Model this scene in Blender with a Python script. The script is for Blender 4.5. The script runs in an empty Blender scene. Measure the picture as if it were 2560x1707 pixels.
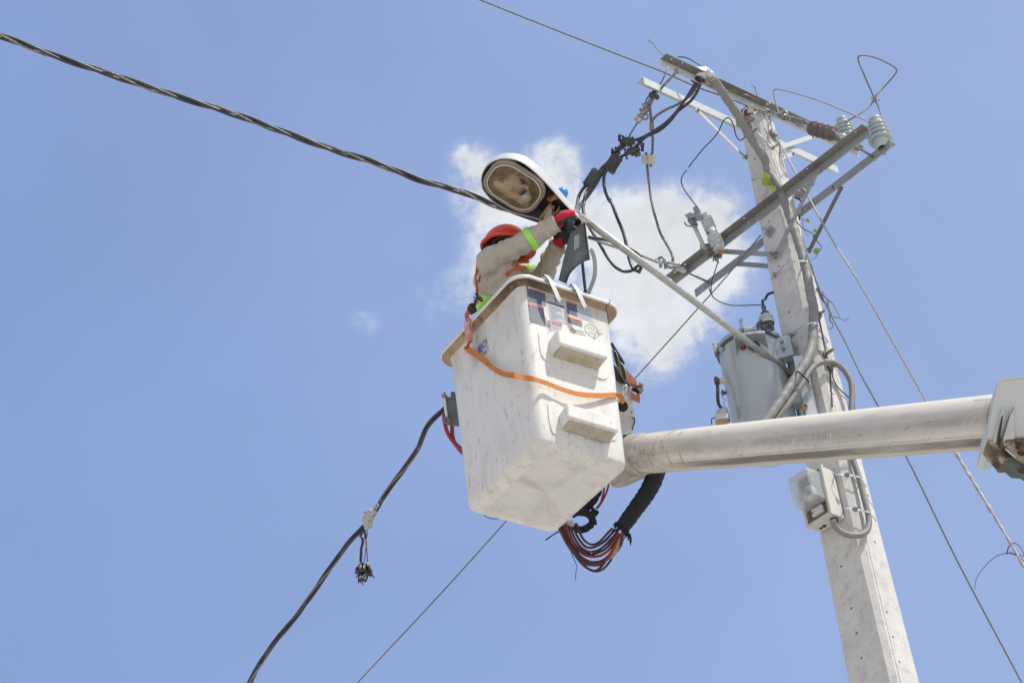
import bpy, math, random, bmesh
from mathutils import Vector, Matrix, noise
R_ = math.radians
SC = bpy.context.scene
random.seed(7)
V = Vector
# ---------------------------------------------------------------- camera
TH, RL, FPX = R_(37.2), R_(6.51), 4978.0           # pitch, roll, focal length in pixels of a 2560 wide picture
_F = V((0, math.cos(TH), math.sin(TH)))
_r0 = V((1, 0, 0)); _u0 = V((0, -math.sin(TH), math.cos(TH)))
_R = _r0*math.cos(RL) - _u0*math.sin(RL)
_U = _r0*math.sin(RL) + _u0*math.cos(RL)
CAM = V((0, 0, 1.6))
cd = bpy.data.cameras.new('camera'); cam = bpy.data.objects.new('camera', cd)
SC.collection.objects.link(cam)
cd.sensor_width = 36; cd.lens = FPX/2560*36; cd.clip_start = .1; cd.clip_end = 20000
m3 = Matrix((_R, _U, -_F)).transposed()
cam.matrix_world = Matrix.Translation(CAM) @ m3.to_4x4()
SC.camera = cam
# ---------------------------------------------------------------- light
SUN = V((.122, -.0705, .22)).normalized()
sun_el = math.asin(SUN.z)
sun_az = math.atan2(SUN.x, SUN.y)
sl = bpy.data.lights.new('sun', 'SUN'); sl.energy = 3.5; sl.angle = R_(.53); sl.color = (1, .955, .885)
so = bpy.data.objects.new('sun', sl); SC.collection.objects.link(so)
so.rotation_euler = SUN.to_track_quat('Z', 'Y').to_euler()
SC.view_settings.view_transform = 'Standard'; SC.view_settings.look = 'None'
SC.view_settings.gamma = 1; SC.view_settings.exposure = .33
SC.render.resolution_x = 1024; SC.render.resolution_y = 682

CR = dict(A=(1080,360,520/1853), B=(1080,640,560/2091), C=(1080,960,640/2007), D=(1560,80,460/2121), E=(1840,120,440/1916),
          F=(1640,400,500/2178), G=(1760,720,400/1742), H=(1940,1080,400/1742), I=(2200,900,360/1660), J=(1420,160,360/1568),
          K=(860,1220,200/1206), L=(1180,420,300/1809), M=(1280,680,280/2352), N=(1980,1080,260/1456), O=(0,0,1/.91875),
          Q=(1500,840,160/627), S=(0,0,1), T=(1500,840,160/1568), U=(1780,500,120/941), W=(1640,560,160/1254), X=(1880,260,180/1176),
          h=(1380,1180,320/1792), l=(1080,960,80/627), V=(2460,930,100/603), g=(1170,830,70/1220))
def ray(c, x, y):
    a = CR[c]; X = a[0]+x*a[2]; Y = a[1]+y*a[2]
    return _F + _R*((X-1280)/FPX) - _U*((Y-853.5)/FPX)
def P(c, x, y, d): return CAM + ray(c, x, y)*d                       # measured point at a distance d along the view axis
def PZ(c, x, y, z):
    v = ray(c, x, y); return CAM + v*((z-CAM.z)/v.z)                 # on the level z
def PP(c, x, y, p, n):
    v = ray(c, x, y); n = V(n); return CAM + v*((V(p)-CAM).dot(n)/v.dot(n))   # on a plane
def PY(c, x, y, Y): return PP(c, x, y, (0, Y, 0), (0, 1, 0))

# ---------------------------------------------------------------- world: daylight sky with a fair weather cloud
w = bpy.data.worlds.new('World'); SC.world = w; w.use_nodes = True
nt = w.node_tree; nt.nodes.clear()
def N(t, **k):
    n = nt.nodes.new(t)
    for a, b in k.items(): setattr(n, a, b)
    return n
def lk(a, b): nt.links.new(a, b)
def mth(op, a, b=None, c=None, clamp=False):
    n = N('ShaderNodeMath', operation=op); n.use_clamp = clamp
    for i, v in enumerate((a, b, c)):
        if v is None: continue
        if isinstance(v, (int, float)): n.inputs[i].default_value = v
        else: lk(v, n.inputs[i])
    return n.outputs[0]
out = N('ShaderNodeOutputWorld'); bg = N('ShaderNodeBackground'); bg.inputs[1].default_value = .1
sky = N('ShaderNodeTexSky'); sky.sky_type = 'NISHITA'; sky.sun_disc = False
sky.sun_elevation = sun_el; sky.sun_rotation = sun_az
sky.air_density = 1.0; sky.dust_density = 2.0; sky.ozone_density = 2.5; sky.altitude = 50
tc = N('ShaderNodeTexCoord'); nrm = N('ShaderNodeVectorMath', operation='NORMALIZE'); lk(tc.outputs['Generated'], nrm.inputs[0])
def dot(vec, src=None):
    n = N('ShaderNodeVectorMath', operation='DOT_PRODUCT'); lk(src or nrm.outputs[0], n.inputs[0]); n.inputs[1].default_value = vec
    return n.outputs['Value']
cdv = ray('O', 1390, 640).normalized()                              # heading of the cloud
ce = cdv.cross(V((0, 0, 1))).normalized(); cu = ce.cross(cdv).normalized()
dz = mth('MAXIMUM', dot(cdv), .05)
cx = mth('DIVIDE', dot(ce), dz); cy = mth('DIVIDE', dot(cu), dz)
comb = N('ShaderNodeCombineXYZ'); lk(cx, comb.inputs[0]); lk(cy, comb.inputs[1])
def nz(scale, detail=8, rough=.6, off=(0, 0, 0), dist=0):
    mp = N('ShaderNodeMapping'); mp.inputs['Location'].default_value = off; lk(comb.outputs[0], mp.inputs[0])
    n = N('ShaderNodeTexNoise'); n.inputs['Scale'].default_value = scale; n.inputs['Detail'].default_value = detail
    n.inputs['Roughness'].default_value = rough; n.inputs['Distortion'].default_value = dist; lk(mp.outputs[0], n.inputs[0]); return n.outputs[0]
def blob(px, py, rx, ry, ang=0, amp=1.0):
    v = ray('O', px, py); q = v/v.dot(cdv); bx, by = q.dot(ce), q.dot(cu)
    k = FPX*.91875; ca, sa = math.cos(R_(ang)), math.sin(R_(ang))
    dx = mth('SUBTRACT', cx, bx); dy = mth('SUBTRACT', cy, by)
    u = mth('DIVIDE', mth('ADD', mth('MULTIPLY', dx, ca), mth('MULTIPLY', dy, sa)), rx/k)
    t = mth('DIVIDE', mth('SUBTRACT', mth('MULTIPLY', dy, ca), mth('MULTIPLY', dx, sa)), ry/k)
    r2 = mth('ADD', mth('MULTIPLY', u, u), mth('MULTIPLY', t, t))
    return mth('MULTIPLY', mth('POWER', 2.718, mth('MULTIPLY', r2, -1.0)), amp)
blobs = [(1500,590,170,110,0,1.25), (1620,560,90,110,0,.8), (1430,505,160,70,-15,.85), (1240,600,150,90,0,.42), (1120,480,75,80,0,.70), (1085,375,50,50,0,.62),
         (1290,375,62,60,20,.75), (1180,440,120,70,-20,.45), (1540,750,120,85,10,.75), (1130,640,85,70,0,.28), (838,738,46,34,-20,.24), (930,700,120,70,0,.13), (1060,720,120,110,0,.15), (1400,700,150,90,0,.5), (1655,465,42,38,0,.62), (1510,850,80,50,20,.30), (1245,345,30,26,0,.35), (1065,345,26,30,0,.3)]
s = None
for b_ in blobs:
    o_ = blob(*b_); s = o_ if s is None else mth('ADD', s, o_)
n1 = nz(34, 9, .62, (3.1, 1.2, 0), .5); n2 = nz(120, 6, .6, (7, 2, 1))
nn = mth('ADD', mth('MULTIPLY', mth('SUBTRACT', n1, .5), 2.5), mth('MULTIPLY', mth('SUBTRACT', n2, .5), .85))
den = mth('ADD', s, mth('MULTIPLY', nn, mth('MINIMUM', mth('MULTIPLY', s, 1.6), 1.0)))
mr = N('ShaderNodeMapRange'); mr.interpolation_type = 'SMOOTHSTEP'; lk(den, mr.inputs[0])
mr.inputs[1].default_value = .13; mr.inputs[2].default_value = .92
sh = N('ShaderNodeMapRange'); lk(mth('ADD', nz(22, 5, .55, (9, 4, 0)), mth('MULTIPLY', n2, .25)), sh.inputs[0]); sh.inputs[1].default_value = .4; sh.inputs[2].default_value = .85
sh.inputs[3].default_value = .80; sh.inputs[4].default_value = 1.06
ccol = N('ShaderNodeVectorMath', operation='SCALE'); ccol.inputs[0].default_value = (6.7, 6.95, 7.25); lk(sh.outputs[0], ccol.inputs['Scale'])
# a faint high veil softens the blue unevenly
hz = N('ShaderNodeMapRange'); lk(nz(4.5, 4, .5, (1, 5, 0)), hz.inputs[0]); hz.inputs[1].default_value = .3; hz.inputs[2].default_value = .7; hz.inputs[3].default_value = -.055; hz.inputs[4].default_value = .055
veil = mth('ADD', mth('MULTIPLY_ADD', mth('MINIMUM', mth('MAXIMUM', cx, -.6), .6), .32, .515), hz.outputs[0])
mx0 = N('ShaderNodeMix', data_type='RGBA'); lk(veil, mx0.inputs[0]); lk(sky.outputs[0], mx0.inputs[6])
vf = N('ShaderNodeMapRange'); lk(cx, vf.inputs[0]); vf.inputs[1].default_value = -.3; vf.inputs[2].default_value = .22
vc = N('ShaderNodeMix', data_type='RGBA'); lk(vf.outputs[0], vc.inputs[0]); vc.inputs[6].default_value = (3.45, 4.72, 8.6, 1); vc.inputs[7].default_value = (3.8, 4.82, 7.7, 1); lk(vc.outputs[2], mx0.inputs[7])
mx = N('ShaderNodeMix', data_type='RGBA'); lk(mth('MULTIPLY', mr.outputs[0], .97), mx.inputs[0]); lk(mx0.outputs[2], mx.inputs[6]); lk(ccol.outputs[0], mx.inputs[7])
# unseen clouds and horizon haze outside the view, added as neutral fill light
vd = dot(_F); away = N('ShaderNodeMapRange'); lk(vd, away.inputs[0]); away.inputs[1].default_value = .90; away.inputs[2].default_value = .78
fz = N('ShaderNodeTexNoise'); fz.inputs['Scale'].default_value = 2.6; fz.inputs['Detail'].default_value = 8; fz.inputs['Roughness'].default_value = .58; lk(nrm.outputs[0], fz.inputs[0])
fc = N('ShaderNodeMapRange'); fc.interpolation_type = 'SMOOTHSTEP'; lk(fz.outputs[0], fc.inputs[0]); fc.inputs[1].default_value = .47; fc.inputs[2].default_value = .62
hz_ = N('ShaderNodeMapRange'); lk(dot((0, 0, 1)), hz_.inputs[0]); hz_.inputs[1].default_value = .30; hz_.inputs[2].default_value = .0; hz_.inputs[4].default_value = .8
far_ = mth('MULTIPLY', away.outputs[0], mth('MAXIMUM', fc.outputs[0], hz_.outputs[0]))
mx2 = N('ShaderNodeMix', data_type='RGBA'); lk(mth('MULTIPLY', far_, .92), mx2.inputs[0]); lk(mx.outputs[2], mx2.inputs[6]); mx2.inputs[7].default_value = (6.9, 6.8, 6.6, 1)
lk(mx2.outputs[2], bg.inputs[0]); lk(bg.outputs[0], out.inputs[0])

# ---------------------------------------------------------------- materials
MATS = {}
def mat(name, col, rough=.6, metal=0.0, var=.12, vs=8, bump=.0, bs=60, dirt=None, dirt2=None, axis=None, spec=.5, stretch=1.0, trans=0, alpha=1, hook=None, sss=0, coat=0, detail=6):
    """dirt / dirt2 = (colour, scale, low, high, strength); axis = direction the grain is drawn along, by the factor stretch"""
    m = bpy.data.materials.new(name); m.use_nodes = True; t = m.node_tree; nd = t.nodes; L = t.links
    b = nd['Principled BSDF']; b.inputs['Roughness'].default_value = rough; b.inputs['Metallic'].default_value = metal
    b.inputs['Specular IOR Level'].default_value = spec
    b.inputs['Transmission Weight'].default_value = trans; b.inputs['Alpha'].default_value = alpha; b.inputs['Coat Weight'].default_value = coat
    tc = nd.new('ShaderNodeTexCoord'); src = tc.outputs['Object']
    if axis is not None:
        a = V(axis).normalized(); o1 = a.orthogonal().normalized(); o2 = a.cross(o1)
        cb = nd.new('ShaderNodeCombineXYZ')
        for i, (d_, k_) in enumerate(((o1, 1), (o2, 1), (a, 1/stretch))):
            dn = nd.new('ShaderNodeVectorMath'); dn.operation = 'DOT_PRODUCT'; L.new(tc.outputs['Object'], dn.inputs[0]); dn.inputs[1].default_value = d_*k_
            L.new(dn.outputs['Value'], cb.inputs[i])
        src = cb.outputs[0]
    def noi(sc, det=detail, ro=.6):
        n = nd.new('ShaderNodeTexNoise'); n.inputs['Scale'].default_value = sc; n.inputs['Detail'].default_value = det; n.inputs['Roughness'].default_value = ro
        L.new(src, n.inputs['Vector']); return n.outputs[0]
    def mr(s_, a, b_, c=0, d=1):
        n = nd.new('ShaderNodeMapRange'); L.new(s_, n.inputs[0])
        for i, v in enumerate((a, b_, c, d)): n.inputs[i+1].default_value = v
        return n.outputs[0]
    v = mr(noi(vs), .3, .7, 1-var, 1+var*.6)
    sc = nd.new('ShaderNodeVectorMath'); sc.operation = 'SCALE'; sc.inputs[0].default_value = col; L.new(v, sc.inputs['Scale'])
    cur = sc.outputs[0]
    for dd in (dirt, dirt2):
        if dd:
            dc, ds, lo, hi, st = dd
            mx = nd.new('ShaderNodeMix'); mx.data_type = 'RGBA'; L.new(mr(noi(ds, 8, .65), lo, hi, 0, st), mx.inputs[0]); L.new(cur, mx.inputs[6]); mx.inputs[7].default_value = (*dc, 1)
            cur = mx.outputs[2]
    if hook: cur = hook(nd, L, tc, cur, noi, mr)
    L.new(cur, b.inputs['Base Color'])
    rg = mr(noi(vs*2.3), .3, .7, max(.03, rough-.08), min(1, rough+.1)); L.new(rg, b.inputs['Roughness'])
    if bump:
        bn = nd.new('ShaderNodeBump'); bn.inputs['Strength'].default_value = bump; bn.inputs['Distance'].default_value = .004
        L.new(noi(bs, 5), bn.inputs['Height']); L.new(bn.outputs[0], b.inputs['Normal'])
    MATS[name] = m; return m
def zmix(zlo, zhi, col, soft=.02):
    def f(nd, L, tc, cur, noi, mr):
        sp = nd.new('ShaderNodeSeparateXYZ'); L.new(tc.outputs['Object'], sp.inputs[0])
        ad = nd.new('ShaderNodeMath'); ad.operation = 'MULTIPLY_ADD'; L.new(noi(25), ad.inputs[0]); ad.inputs[1].default_value = soft; L.new(sp.outputs[2], ad.inputs[2])
        mx = nd.new('ShaderNodeMix'); mx.data_type = 'RGBA'; L.new(mr(ad.outputs[0], zlo, zhi, 0, 1), mx.inputs[0]); L.new(cur, mx.inputs[6]); mx.inputs[7].default_value = (*col, 1)
        return mx.outputs[2]
    return f

# ---------------------------------------------------------------- mesh helpers
def sp(pts, n=8, closed=False):
    """smooth curve through points"""
    pts = [V(p) for p in pts]
    if len(pts) < 3:
        return [pts[0].lerp(pts[1], i/n) for i in range(n+1)]
    o = []
    for i in range(len(pts)-1):
        p0 = pts[i-1] if i else pts[0]*2-pts[1]; p1, p2 = pts[i], pts[i+1]; p3 = pts[i+2] if i+2 < len(pts) else p2*2-p1
        t0 = 0; t1 = t0+max(1e-6, (p1-p0).length)**.5; t2 = t1+max(1e-6, (p2-p1).length)**.5; t3 = t2+max(1e-6, (p3-p2).length)**.5
        for k in range(n):
            t = t1+(t2-t1)*k/n
            a1 = p0*((t1-t)/(t1-t0))+p1*((t-t0)/(t1-t0)); a2 = p1*((t2-t)/(t2-t1))+p2*((t-t1)/(t2-t1)); a3 = p2*((t3-t)/(t3-t2))+p3*((t-t2)/(t3-t2))
            b1 = a1*((t2-t)/(t2-t0))+a2*((t-t0)/(t2-t0)); b2 = a2*((t3-t)/(t3-t1))+a3*((t-t1)/(t3-t1))
            o.append(b1*((t2-t)/(t2-t1))+b2*((t-t1)/(t2-t1)))
    o.append(pts[-1]); return o
def resample(pts, step):
    o = [pts[0]]; acc = 0
    for a, b in zip(pts, pts[1:]):
        L = (b-a).length
        while L > 0 and acc+L >= step:
            t = (step-acc)/L; a = a.lerp(b, t); o.append(a); L = (b-a).length; acc = 0
        acc += L
    if (o[-1]-pts[-1]).length > step*.3: o.append(pts[-1])
    return o
def frames(pts):
    n = len(pts); T = []
    for i in range(n):
        a = pts[max(0, i-1)]; b = pts[min(n-1, i+1)]; t = b-a; T.append(t.normalized() if t.length > 1e-9 else V((0, 0, 1)))
    u = T[0].orthogonal().normalized(); o = []
    for i in range(n):
        u = (u-T[i]*u.dot(T[i])); u = u.normalized() if u.length > 1e-6 else T[i].orthogonal().normalized()
        o.append((T[i], u, T[i].cross(u)))
    return o
def bez(a, b, sag, n=24):
    a, b = V(a), V(b); return [a.lerp(b, i/n)-V((0, 0, sag*4*(i/n)*(1-i/n))) for i in range(n+1)]
class MB:
    def __init__(s): s.v = []; s.f = []; s.sm = []
    def add(s, vs, fs, smooth=False):
        k = len(s.v); s.v += [V(p) for p in vs]; s.f += [tuple(i+k for i in f) for f in fs]; s.sm += [smooth]*len(fs); return s
    def tube(s, pts, r, n=10, caps=True, flat=1.0, smooth=True, start=None):
        fr = frames(pts); vs = []; fs = []
        if start is not None:
            u = V(start); fr2 = []
            for (T, _, _) in fr:
                u = u-T*u.dot(T); u.normalize(); fr2.append((T, u, T.cross(u)))
            fr = fr2
        for i, p in enumerate(pts):
            T, a, b = fr[i]; rr = r[i] if isinstance(r, (list, tuple)) else (r(i/(len(pts)-1)) if callable(r) else r)
            for k in range(n):
                t = 2*math.pi*k/n; vs.append(p+a*(rr*math.cos(t))+b*(rr*flat*math.sin(t)))
        m = len(pts)
        for i in range(m-1):
            for k in range(n): fs.append((i*n+k, i*n+(k+1) % n, (i+1)*n+(k+1) % n, (i+1)*n+k))
        s.add(vs, fs, smooth)
        if caps:
            k0 = len(s.v)-len(vs)
            s.f.append(tuple(k0+k for k in range(n-1, -1, -1))); s.f.append(tuple(k0+(m-1)*n+k for k in range(n))); s.sm += [False, False]
        return s
    def cyl(s, a, b, r, r2=None, n=16, caps=True, smooth=True):
        return s.tube([V(a), V(b)], [r, r if r2 is None else r2], n, caps, smooth=smooth)
    def lathe(s, a, ax, prof, n=24, closed=False):
        """prof = [(height along ax, radius)]"""
        a, ax = V(a), V(ax).normalized(); u = ax.orthogonal().normalized(); w_ = ax.cross(u); vs = []; fs = []
        for h, r in prof:
            for k in range(n):
                t = 2*math.pi*k/n; vs.append(a+ax*h+(u*math.cos(t)+w_*math.sin(t))*max(r, 1e-4))
        for i in range(len(prof)-1):
            for k in range(n): fs.append((i*n+k, i*n+(k+1) % n, (i+1)*n+(k+1) % n, (i+1)*n+k))
        return s.add(vs, fs, True)
    def box(s, c, ex, ey, ez):
        """centre and three half extent vectors"""
        c, ex, ey, ez = V(c), V(ex), V(ey), V(ez)
        vs = [c+ex*i+ey*j+ez*k for k in (-1, 1) for j in (-1, 1) for i in (-1, 1)]
        fs = [(0,2,3,1), (4,5,7,6), (0,1,5,4), (2,6,7,3), (0,4,6,2), (1,3,7,5)]
        if ex.cross(ey).dot(ez) < 0: fs = [f[::-1] for f in fs]
        return s.add(vs, fs)
    def prism(s, poly, d, smooth=False):
        """polygon of 3-D points pushed along d"""
        poly = [V(p) for p in poly]; n = len(poly); d = V(d)
        nv = V((0, 0, 0))
        for i in range(n): nv += poly[i].cross(poly[(i+1) % n])
        vs = poly+[p+d for p in poly]; f1 = tuple(range(n)); f2 = tuple(range(2*n-1, n-1, -1)); sd = [(i, i+n, (i+1) % n+n, (i+1) % n) for i in range(n)]
        if nv.dot(d) > 0: f1 = f1[::-1]; f2 = f2[::-1]; sd = [f[::-1] for f in sd]
        return s.add(vs, [f1, f2]+sd, smooth)
    def ribbon(s, pts, wd, w_, t=.002):
        """flat band; wd = width direction (vector, or one per point)"""
        fr = frames(pts); vs = []; fs = []
        for i, p in enumerate(pts):
            T = fr[i][0]; d = V(wd[i]) if isinstance(wd, list) else V(wd); d = (d-T*d.dot(T)).normalized(); q = T.cross(d); ww = w_[i] if isinstance(w_, list) else w_
            for a, b in ((-1, -1), (1, -1), (1, 1), (-1, 1)): vs.append(p+d*(ww/2*a)+q*(t/2*b))
        for i in range(len(pts)-1):
            for k in range(4): fs.append((i*4+k, i*4+(k+1) % 4, i*4+4+(k+1) % 4, i*4+4+k))
        n = len(pts)-1; fs += [(3, 2, 1, 0), (n*4, n*4+1, n*4+2, n*4+3)]
        return s.add(vs, fs)
    def rings(s, rings, smooth=True, cap0=False, cap1=False):
        n = len(rings[0]); vs = [p for r in rings for p in r]; fs = []
        for i in range(len(rings)-1):
            for k in range(n): fs.append((i*n+k, i*n+(k+1) % n, (i+1)*n+(k+1) % n, (i+1)*n+k))
        k0 = len(s.v); s.add(vs, fs, smooth)
        if cap0: s.f.append(tuple(k0+k for k in range(n-1, -1, -1))); s.sm.append(False)
        if cap1: s.f.append(tuple(k0+(len(rings)-1)*n+k for k in range(n))); s.sm.append(False)
        return s
    def plate(s, p00, p10, p11, p01, th, holes=(), back=True):
        """sheet p00-p10 (width) x p00-p01 (length) with real holes (u, v, radius), thickness vector th"""
        p00, p10, p11, p01, th = map(V, (p00, p10, p11, p01, th))
        B = lambda u, v: (p00*(1-u)+p10*u)*(1-v)+(p01*(1-u)+p11*u)*v
        W0 = ((p10-p00).length+(p11-p01).length)/2; L0 = (p01-p00).length; hs = sorted(holes, key=lambda h: h[1]); cuts = []; v0 = 0
        flip = (p10-p00).cross(p01-p00).dot(th) > 0
        def F(vs, fs): s.add(vs, [f[::-1] for f in fs] if flip else fs)
        for (u, v, r) in hs:
            e = min(1.6*r/L0+.002, .03)
            if v-e > v0+1e-5: cuts.append((v0, v-e, None))
            cuts.append((max(v-e, v0), v+e, (u, v, r))); v0 = v+e
        cuts.append((v0, 1, None)); n = 20
        for a, b, h in cuts:
            if h is None:
                q = [B(0, a), B(1, a), B(1, b), B(0, b)]; F(q, [(0, 1, 2, 3)])
                if back: F([x+th for x in q], [(3, 2, 1, 0)])
                continue
            u, v, r = h; inn = []; ou = []; c = B(u, v); du = (B(1, v)-B(0, v)).normalized(); dv = (p01-p00).normalized()
            for k in range(n):
                t = 2*math.pi*(k+.5)/n; x, y = math.cos(t), math.sin(t); inn.append(c+du*(r*x)+dv*(r*y))
                W1 = (B(1, v)-B(0, v)).length
                ax_ = ((1-u)*W1 if x > 0 else u*W1)/max(abs(x), 1e-6); ay_ = ((b-v)*L0 if y > 0 else (v-a)*L0)/max(abs(y), 1e-6); k_ = min(ax_, ay_)
                uu = min(1, max(0, u+x*k_/W1)); vv = min(b, max(a, v+y*k_/L0)); ou.append((uu, vv))
            cor = [(0, a), (1, a), (1, b), (0, b)]
            for (cu_, cv_) in cor:                                    # snap the nearest rim point to each corner
                j = min(range(n), key=lambda i: ((ou[i][0]-cu_)*W0)**2+((ou[i][1]-cv_)*L0)**2); ou[j] = (cu_, cv_)
            o3 = [B(*q) for q in ou]
            F(o3+inn, [(k, (k+1) % n, n+(k+1) % n, n+k) for k in range(n)])
            F(inn+[x+th for x in inn], [(k, (k+1) % n, n+(k+1) % n, n+k) for k in range(n)])
            if back: F([x+th for x in o3]+[x+th for x in inn], [(n+k, n+(k+1) % n, (k+1) % n, k) for k in range(n)])
            elif True: F([x+th for x in inn], [tuple(range(n))])
        if back:
            for a, b in ((p00, p10), (p10, p11), (p11, p01), (p01, p00)): F([a, b, b+th, a+th], [(0, 3, 2, 1)])
        return s
    def build(s, name, m, parent=None, bevel=0, root=None, fix=False):
        r = root or parent
        while r is not None and r.parent is not None: r = r.parent
        org = V(r.location) if r is not None else V((0, 0, 0))
        me = bpy.data.meshes.new(name)
        if r is None:
            lo = [min(p[i] for p in s.v) for i in range(3)]; hi = [max(p[i] for p in s.v) for i in range(3)]
            org = V(((lo[0]+hi[0])/2, (lo[1]+hi[1])/2, lo[2]))
        me.from_pydata([p-org for p in s.v], [], s.f); me.polygons.foreach_set('use_smooth', s.sm)
        if fix:
            bm = bmesh.new(); bm.from_mesh(me); bmesh.ops.recalc_face_normals(bm, faces=bm.faces); bm.to_mesh(me); bm.free()
        me.update(); me.materials.append(MATS[m] if isinstance(m, str) else m)
        o = bpy.data.objects.new(name, me); SC.collection.objects.link(o)
        if parent is not None: o.parent = parent
        else: o.location = org
        if bevel:
            b = o.modifiers.new('bevel', 'BEVEL'); b.width = bevel; b.segments = 2; b.limit_method = 'ANGLE'; b.angle_limit = R_(50)
        return o
def tag(o, label, cat, group=None, kind=None):
    if label: o['label'] = label
    if cat: o['category'] = cat
    if group: o['group'] = group
    if kind: o['kind'] = kind
    return o
def thing(name, loc, label, cat, group=None):
    o = bpy.data.objects.new(name, None); o.empty_display_size = .1; SC.collection.objects.link(o); o.location = V(loc)
    return tag(o, label, cat, group)
def rope(pts, k, Rr, r, pitch, n=8, phase=0, step=.03):
    """k twisted strands round a path: list of strand point lists"""
    pts = resample(pts, step); fr = frames(pts); o = []; d = 0
    D = [0]
    for a, b in zip(pts, pts[1:]): D.append(D[-1]+(b-a).length)
    for j in range(k):
        st = []
        for i, p in enumerate(pts):
            t = 2*math.pi*(D[i]/pitch+j/k)+phase; st.append(p+fr[i][1]*(Rr*math.cos(t))+fr[i][2]*(Rr*math.sin(t)))
        o.append(st)
    return o
def evalmesh(o):
    dg = bpy.context.evaluated_depsgraph_get(); dg.update(); return bpy.data.meshes.new_from_object(o.evaluated_get(dg))
def blend(mb, name, m, parent, voxel, smooth=4, disp=0, dsize=.05):
    """merge overlapping volumes into one continuous skin"""
    o = mb.build(name, m, parent, fix=False)
    r = o.modifiers.new('r', 'REMESH'); r.mode = 'VOXEL'; r.voxel_size = voxel; r.use_smooth_shade = True
    s_ = o.modifiers.new('s', 'SMOOTH'); s_.iterations = smooth; s_.factor = .6
    if disp:
        tx = bpy.data.textures.new('folds', 'CLOUDS'); tx.noise_scale = dsize; tx.noise_depth = 2
        d = o.modifiers.new('d', 'DISPLACE'); d.texture = tx; d.strength = disp; d.mid_level = .5
    me = evalmesh(o); o.modifiers.clear(); me.materials.clear(); me.materials.append(MATS[m]); o.data = me
    for p in me.polygons: p.use_smooth = True
    return o
def text(name, body, m, parent, pos, ex, ey, size, thick=.0006):
    """lettering laid flat: pos = centre, ex = reading direction, ey = up"""
    c = bpy.data.curves.new(name, 'FONT'); c.body = body; c.size = 1; c.align_x = 'CENTER'; c.align_y = 'CENTER'; c.offset = .012
    o = bpy.data.objects.new(name, c); SC.collection.objects.link(o); me = evalmesh(o); bpy.data.objects.remove(o)
    r = parent
    while r.parent is not None: r = r.parent
    ex, ey = V(ex).normalized(), V(ey).normalized(); ez = ex.cross(ey)
    for v_ in me.vertices: q = v_.co.copy(); v_.co = V(pos)+ex*(q.x*size)+ey*(q.y*size)+ez*thick-V(r.location)
    me.materials.clear(); me.materials.append(MATS[m]); ob = bpy.data.objects.new(name, me); SC.collection.objects.link(ob); ob.parent = parent; return ob
def ell(mb, c, ax3, n=16, m=10):
    """ellipsoid with three half-axis vectors"""
    a, b, d = map(V, ax3); rg = []
    for i in range(1, m):
        t = math.pi*i/m; rg.append([V(c)+(a*math.cos(2*math.pi*k/n)+b*math.sin(2*math.pi*k/n))*math.sin(t)-d*math.cos(t) for k in range(n)])
    fl = a.cross(b).dot(d) < 0
    if fl: rg = [r[::-1] for r in rg]
    mb.rings(rg, True, True, True); return mb
# ---------------------------------------------------------------- materials used
def grime(nd, L, tc, cur, noi, mr):
    sp = nd.new('ShaderNodeSeparateXYZ'); L.new(tc.outputs['Object'], sp.inputs[0])
    def mul(a, b):
        n = nd.new('ShaderNodeMath'); n.operation = 'MULTIPLY'; L.new(a, n.inputs[0]); L.new(b, n.inputs[1]); return n.outputs[0]
    for z0, z1, a, b, sc, col, st in ((.72, 1.06, .38, .66, 5, (.36,.31,.23), .55), (.45, .0, .46, .68, 11, (.40,.39,.37), .42)):
        mx = nd.new('ShaderNodeMix'); mx.data_type = 'RGBA'; L.new(mul(mr(sp.outputs[2], z0, z1, 0, st), mr(noi(sc, 8), a, b, 0, 1)), mx.inputs[0]); L.new(cur, mx.inputs[6]); mx.inputs[7].default_value = (*col, 1); cur = mx.outputs[2]
    n = nd.new('ShaderNodeTexNoise'); n.inputs['Scale'].default_value = 90; n.inputs['Detail'].default_value = 3; L.new(tc.outputs['Object'], n.inputs[0])
    mx = nd.new('ShaderNodeMix'); mx.data_type = 'RGBA'; L.new(mr(n.outputs[0], .67, .71, 0, .5), mx.inputs[0]); L.new(cur, mx.inputs[6]); mx.inputs[7].default_value = (.14,.12,.10, 1); return mx.outputs[2]
mat('gelcoat', (.71, .69, .64), .42, var=.05, vs=5, bump=.15, bs=60, dirt=((.45,.43,.39), 9, .52, .72, .45), dirt2=((.33,.30,.26), 34, .57, .70, .7), axis=(.1,.1,1), stretch=3.0, hook=grime)
mat('gelcoat_base', (.66, .645, .605), .5, var=.10, vs=6, bump=.12, bs=30, dirt=((.40,.395,.385), 11, .46, .68, .6), dirt2=((.42,.37,.29), 7, .5, .75, .4), axis=(.8,.6,0), stretch=1.8)
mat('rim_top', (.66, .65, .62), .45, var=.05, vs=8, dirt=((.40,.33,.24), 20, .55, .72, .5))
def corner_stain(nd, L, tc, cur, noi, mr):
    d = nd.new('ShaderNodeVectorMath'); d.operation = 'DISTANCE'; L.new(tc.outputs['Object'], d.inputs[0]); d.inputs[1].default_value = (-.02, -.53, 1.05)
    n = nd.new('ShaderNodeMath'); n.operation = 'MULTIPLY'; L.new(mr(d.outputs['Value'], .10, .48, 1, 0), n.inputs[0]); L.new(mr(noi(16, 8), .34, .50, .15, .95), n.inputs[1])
    mx = nd.new('ShaderNodeMix'); mx.data_type = 'RGBA'; L.new(n.outputs[0], mx.inputs[0]); L.new(cur, mx.inputs[6]); mx.inputs[7].default_value = (.085,.05,.025, 1); return mx.outputs[2]
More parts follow.
